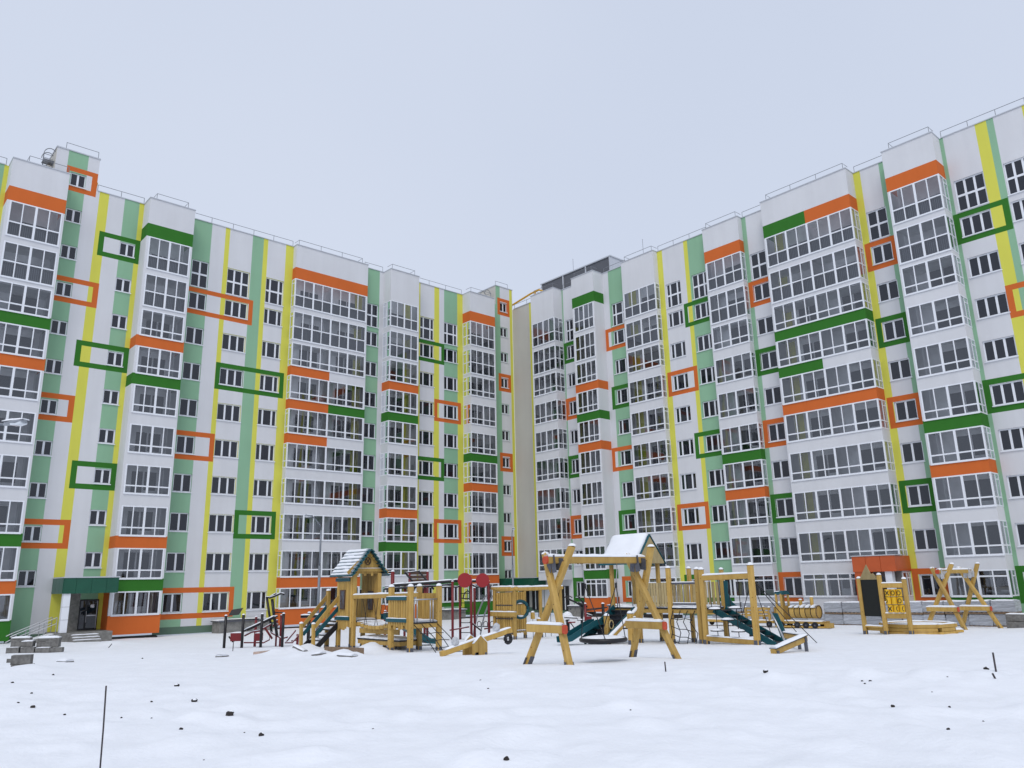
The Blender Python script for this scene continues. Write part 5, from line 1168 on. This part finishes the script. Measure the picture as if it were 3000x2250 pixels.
q = A_('p1', 1100, 1330, d + .8); t = thing('pull_trainer', 'tall black pull trainer with overhead arms between dark red posts', 'trainer', (q.x, q.y, gz(q.x, q.y)))
d2 = d + .8
line(t, 'p1', [(960, 665), (1010, 1000), (1040, 1260)], d2, .12, BK, 'upright'); line(t, 'p1', [(1050, 680), (1080, 950), (1135, 1320)], d2 - .3, .14, BK, 'upright')
line(t, 'p1', [(945, 655), (1000, 655), (1120, 590)], d2, .09, BK, 'overhead_arm', .03); line(t, 'p1', [(1000, 665), (1100, 630), (1200, 585), (1265, 600)], d2 - .4, .09, BK, 'overhead_arm', .03)
vpost(t, 'p1', 775, 990, 1240, d2 + .4, .12, M['dred']); vpost(t, 'p1', 1210, 960, 1390, d2, .10, M['dred']); vpost(t, 'p1', 1250, 935, 1445, d2 - .9, .13, BK); vpost(t, 'p1', 1135, 1045, 1200, d2 + .3, .09, M['dred'])
line(t, 'p1', [(1100, 915), (1250, 915)], d2 - .2, .05, BK, 'cross_bar'); pad(t, 'p1', 1060, 1130, 1120, 1160, d2 - .2, .3, M['dred'], 'seat_pad')
line(t, 'p1', [(1030, 1265), (1220, 1370), (1320, 1340)], d2 - .2, .07, M['dred'], 'base_tube', .04); line(t, 'p1', [(930, 1190), (1050, 1370)], d2, .1, M['dred'], 'lever')
q = A_('p1', 1690, 1400, d + 1.2); t = thing('press_trainer', 'black post trainer with crossed arms and low red frame beside the tower stairs', 'trainer', (q.x, q.y, gz(q.x, q.y))); d3 = d + 1.2
vpost(t, 'p1', 1695, 920, 1440, d3, .16, BK); line(t, 'p1', [(1550, 985), (1910, 975)], d3 - .15, .14, BK, 'arm', .05); line(t, 'p1', [(1640, 965), (2010, 960)], d3 + .3, .1, BK, 'arm', .04)
line(t, 'p1', [(1270, 1440), (1400, 1440), (1510, 1310)], d3, .06, M['dred'], 'frame_tube', .03); line(t, 'p1', [(1290, 1430), (1460, 1225)], d3 + .4, .07, M['dred'], 'frame_tube', .04); line(t, 'p1', [(1380, 1410), (1500, 1390)], d3 + .2, .06, M['dred'], 'frame_tube', .03); vpost(t, 'p1', 1495, 1290, 1440, d3 + .1, .12, M['dred'], False)
# long pull-up and monkey-bar frame
dm = 40.5
q = A_('p3', 1245, 1200, dm); t = thing('workout_frame', 'long workout frame of dark red posts with black monkey bars and two red discs', 'workout frame', (q.x, q.y, gz(q.x, q.y)))
for x, yt, dd in ((1055, 470, 0), (1248, 350, -.4), (1370, 420, .6), (1548, 345, -.3), (1603, 455, .9), (1830, 345, .3), (800, 395, .3), (480, 405, 1.2)): vpost(t, 'p3', x, yt, 1200, dm + dd, .125, M['dred'])
for dd in (0, 1.0):
    line(t, 'p3', [(285, 415), (480, 402), (1000, 365), (1245, 345), (1380, 340)], dm + dd, .14, BK, 'ladder_beam', .05); line(t, 'p3', [(150, 470), (480, 455), (1000, 425), (1250, 400)], dm + dd + .1, .09, BK, 'ladder_beam', .03)
for i in range(11):
    f = i / 10; p = A_('p3', 300 + 1060 * f, 420 - 68 * f, dm); b = MB(); b.tube([p, p + FWD * 1.0], .025, n=6); b.build('rung', BK, t)
line(t, 'p3', [(1050, 445), (1210, 440), (1330, 440), (1400, 405)], dm - .3, .07, BK, 'pull_bar', .03); line(t, 'p3', [(1540, 395), (1640, 440), (1785, 440), (1785, 400)], dm - .2, .08, BK, 'pull_bar', .03)
line(t, 'p3', [(1380, 345), (1545, 345), (1830, 350)], dm + .2, .12, BK, 'ladder_beam', .05)
for x, r in ((1447, .36), (1735, .34)): c_ = A_('p3', x, 332, dm - .5); b = MB(); b.disc(c_, FWD - LAT * .25, r, .05, None, 26); b.build('target_disc', mat('red_disc', (.30, .018, .022), .45), t)
for y in (545, 625, 700, 780, 860, 940, 1020, 1180): a = A_('p3', 1370, y, dm + .6); c_ = A_('p3', 1548, y, dm - .3); b = MB(); b.tube([a, c_], .022, n=6); b.build('wall_bar', BK, t)
line(t, 'p3', [(1420, 620), (1440, 540), (1500, 500), (1530, 545)], dm + .3, .06, BK, 'handle'); line(t, 'p3', [(1410, 630), (1545, 630)], dm + .3, .05, BK, 'handle')
line(t, 'p3', [(1200, 1140), (1360, 1115), (1520, 1085)], dm + .2, .07, M['dred'], 'low_bar', .02); line(t, 'p3', [(1530, 1000), (1720, 1150)], dm + .4, .09, BK, 'bench_rail', .02)
for x in (1680, 1785, 1890): line(t, 'p3', [(x - 30, 1085), (x - 30, 1020), (x - 10, 998), (x + 12, 998), (x + 30, 1020), (x + 30, 1090)], dm + 2.5, .04, BK, 'loop')
line(t, 'p3', [(1640, 1080), (1940, 1080)], dm + 2.5, .05, BK, 'loop_bar'); line(t, 'p3', [(1760, 1120), (1950, 1090)], dm + 1.2, .07, M['dred'], 'low_bar', .02)
q = A_('p3', 700, 1000, dm + 2); t = thing('rebound_panel', 'brown rebound panel on dark red posts with black slanting bars', 'ball panel', (q.x, q.y, gz(q.x, q.y))); dp = dm + 2.2
vpost(t, 'p3', 552, 200, 1000, dp, .12, M['dred']); vpost(t, 'p3', 845, 190, 1000, dp, .13, M['dred'])
for k in range(3): pad(t, 'p3', 555, 835, 185 + 63 * k, 244 + 63 * k, dp, .05, M['brown'], 'panel_board', .03 if k == 0 else 0)
line(t, 'p3', [(478, 205), (620, 375), (640, 480)], dp - .6, .10, BK, 'slant_bar'); line(t, 'p3', [(700, 182), (830, 340), (945, 480)], dp - .6, .10, BK, 'slant_bar'); line(t, 'p3', [(480, 210), (700, 185)], dp - .6, .05, BK, 'slant_bar', .02)
q = A_('p3', 275, 1000, dm + 3); t = thing('basket_post', 'dark red post with a small black rung bracket behind the play tower', 'trainer', (q.x, q.y, gz(q.x, q.y)))
vpost(t, 'p3', 280, 190, 1000, dm + 3, .2, M['dred']); line(t, 'p3', [(270, 195), (170, 200), (150, 240), (260, 235)], dm + 3, .06, BK, 'bracket', .03); line(t, 'p3', [(150, 440), (255, 435), (255, 480), (150, 480)], dm + 2.9, .06, BK, 'bracket', .03)
q = A_('p3', 160, 1050, 37); t = thing('twist_trainer', 'small dark red and black trainer post seen under the rope bridge', 'trainer', (q.x, q.y, gz(q.x, q.y)))
vpost(t, 'p3', 160, 830, 1150, 37, .12, M['dred']); line(t, 'p3', [(130, 875), (225, 870)], 36.9, .09, BK, 'grip', .03); line(t, 'p3', [(155, 880), (150, 960)], 36.9, .09, BK, 'grip')
# elliptical trainer behind the nest swing
de = 44.0
q = A_('e', 740, 1380, de); t = thing('elliptical_trainer', 'black elliptical trainer with raised handlebars and dark red post', 'trainer', (q.x, q.y, gz(q.x, q.y)))
vpost(t, 'e', 745, 690, 1380, de, .14, M['dred']); line(t, 'e', [(650, 690), (650, 1320)], de + .1, .14, BK, 'column')
line(t, 'e', [(215, 490), (270, 560), (450, 640), (620, 745)], de - .2, .10, BK, 'arm'); line(t, 'e', [(130, 512), (210, 470), (290, 465), (370, 515)], de - .2, .05, BK, 'handlebar'); line(t, 'e', [(545, 500), (640, 600), (710, 700)], de + .4, .10, BK, 'arm'); line(t, 'e', [(450, 465), (540, 470), (600, 500)], de + .4, .05, BK, 'handlebar')
line(t, 'e', [(530, 670), (700, 720), (800, 780)], de, .12, BK, 'head'); pad(t, 'e', 800, 940, 1060, 1215, de, .35, M['dred'], 'seat', .05); line(t, 'e', [(720, 980), (960, 1050)], de, .08, BK, 'seat_arm', .03)
line(t, 'e', [(130, 1100), (500, 1115), (550, 1160)], de - .1, .06, BK, 'pedal_bar', .05); line(t, 'e', [(165, 1190), (330, 1270), (430, 1410), (650, 1395)], de, .06, BK, 'base_frame'); pad(t, 'e', 250, 460, 1215, 1260, de - .1, .35, M['dred'], 'foot_plate', .07); pad(t, 'e', 520, 730, 1165, 1190, de - .2, .3, BK, 'foot_plate', .05)
q = A_('e', 1270, 1000, de + 2); t = thing('bar_post', 'short black post carrying two long bars beside the hatch', 'trainer', (q.x, q.y, gz(q.x, q.y)))
vpost(t, 'e', 1268, 690, 1010, de + 1, .17, BK); line(t, 'e', [(760, 862), (1000, 835), (1390, 797)], de + .8, .05, BK, 'bar'); line(t, 'e', [(750, 892), (1000, 868), (1400, 800)], de + 1.1, .05, BK, 'bar')
q = A_('e', 220, 1050, de + 1.5); t = thing('bike_trainer', 'low black bicycle trainer with small handlebar under a heap of snow', 'trainer', (q.x, q.y, gz(q.x, q.y)))
line(t, 'e', [(120, 1040), (190, 980), (240, 900)], de + 1.5, .10, BK, 'frame'); line(t, 'e', [(210, 890), (240, 830), (300, 850), (340, 845)], de + 1.5, .06, BK, 'handlebar'); vpost(t, 'e', 230, 1010, 1200, de + 1.5, .2, BK, False, 'stem'); b = MB(); c_ = A_('e', 230, 1090, de + 1.4); b.dome(c_ - Vector((0, 0, .1)), .33, .42, M['snow'], 12, 4); b.build('snow', M['snow'], t, True)
# black ring behind the blackboard
c_ = at(2578, 1700, 38.2); t = thing('ball_target', 'round black target behind the blackboard', 'target', (c_.x, c_.y, gz(c_.x, c_.y))); b = MB(); b.disc(c_, FWD, .26, .04, None, 20); b.build('disc', BK, t); b = MB(); b.tube([(c_.x, c_.y, gz(c_.x, c_.y) - .1), c_ - Vector((0, 0, .1)) + FWD * .06], .05, n=8); b.build('post', M['wood'], t)
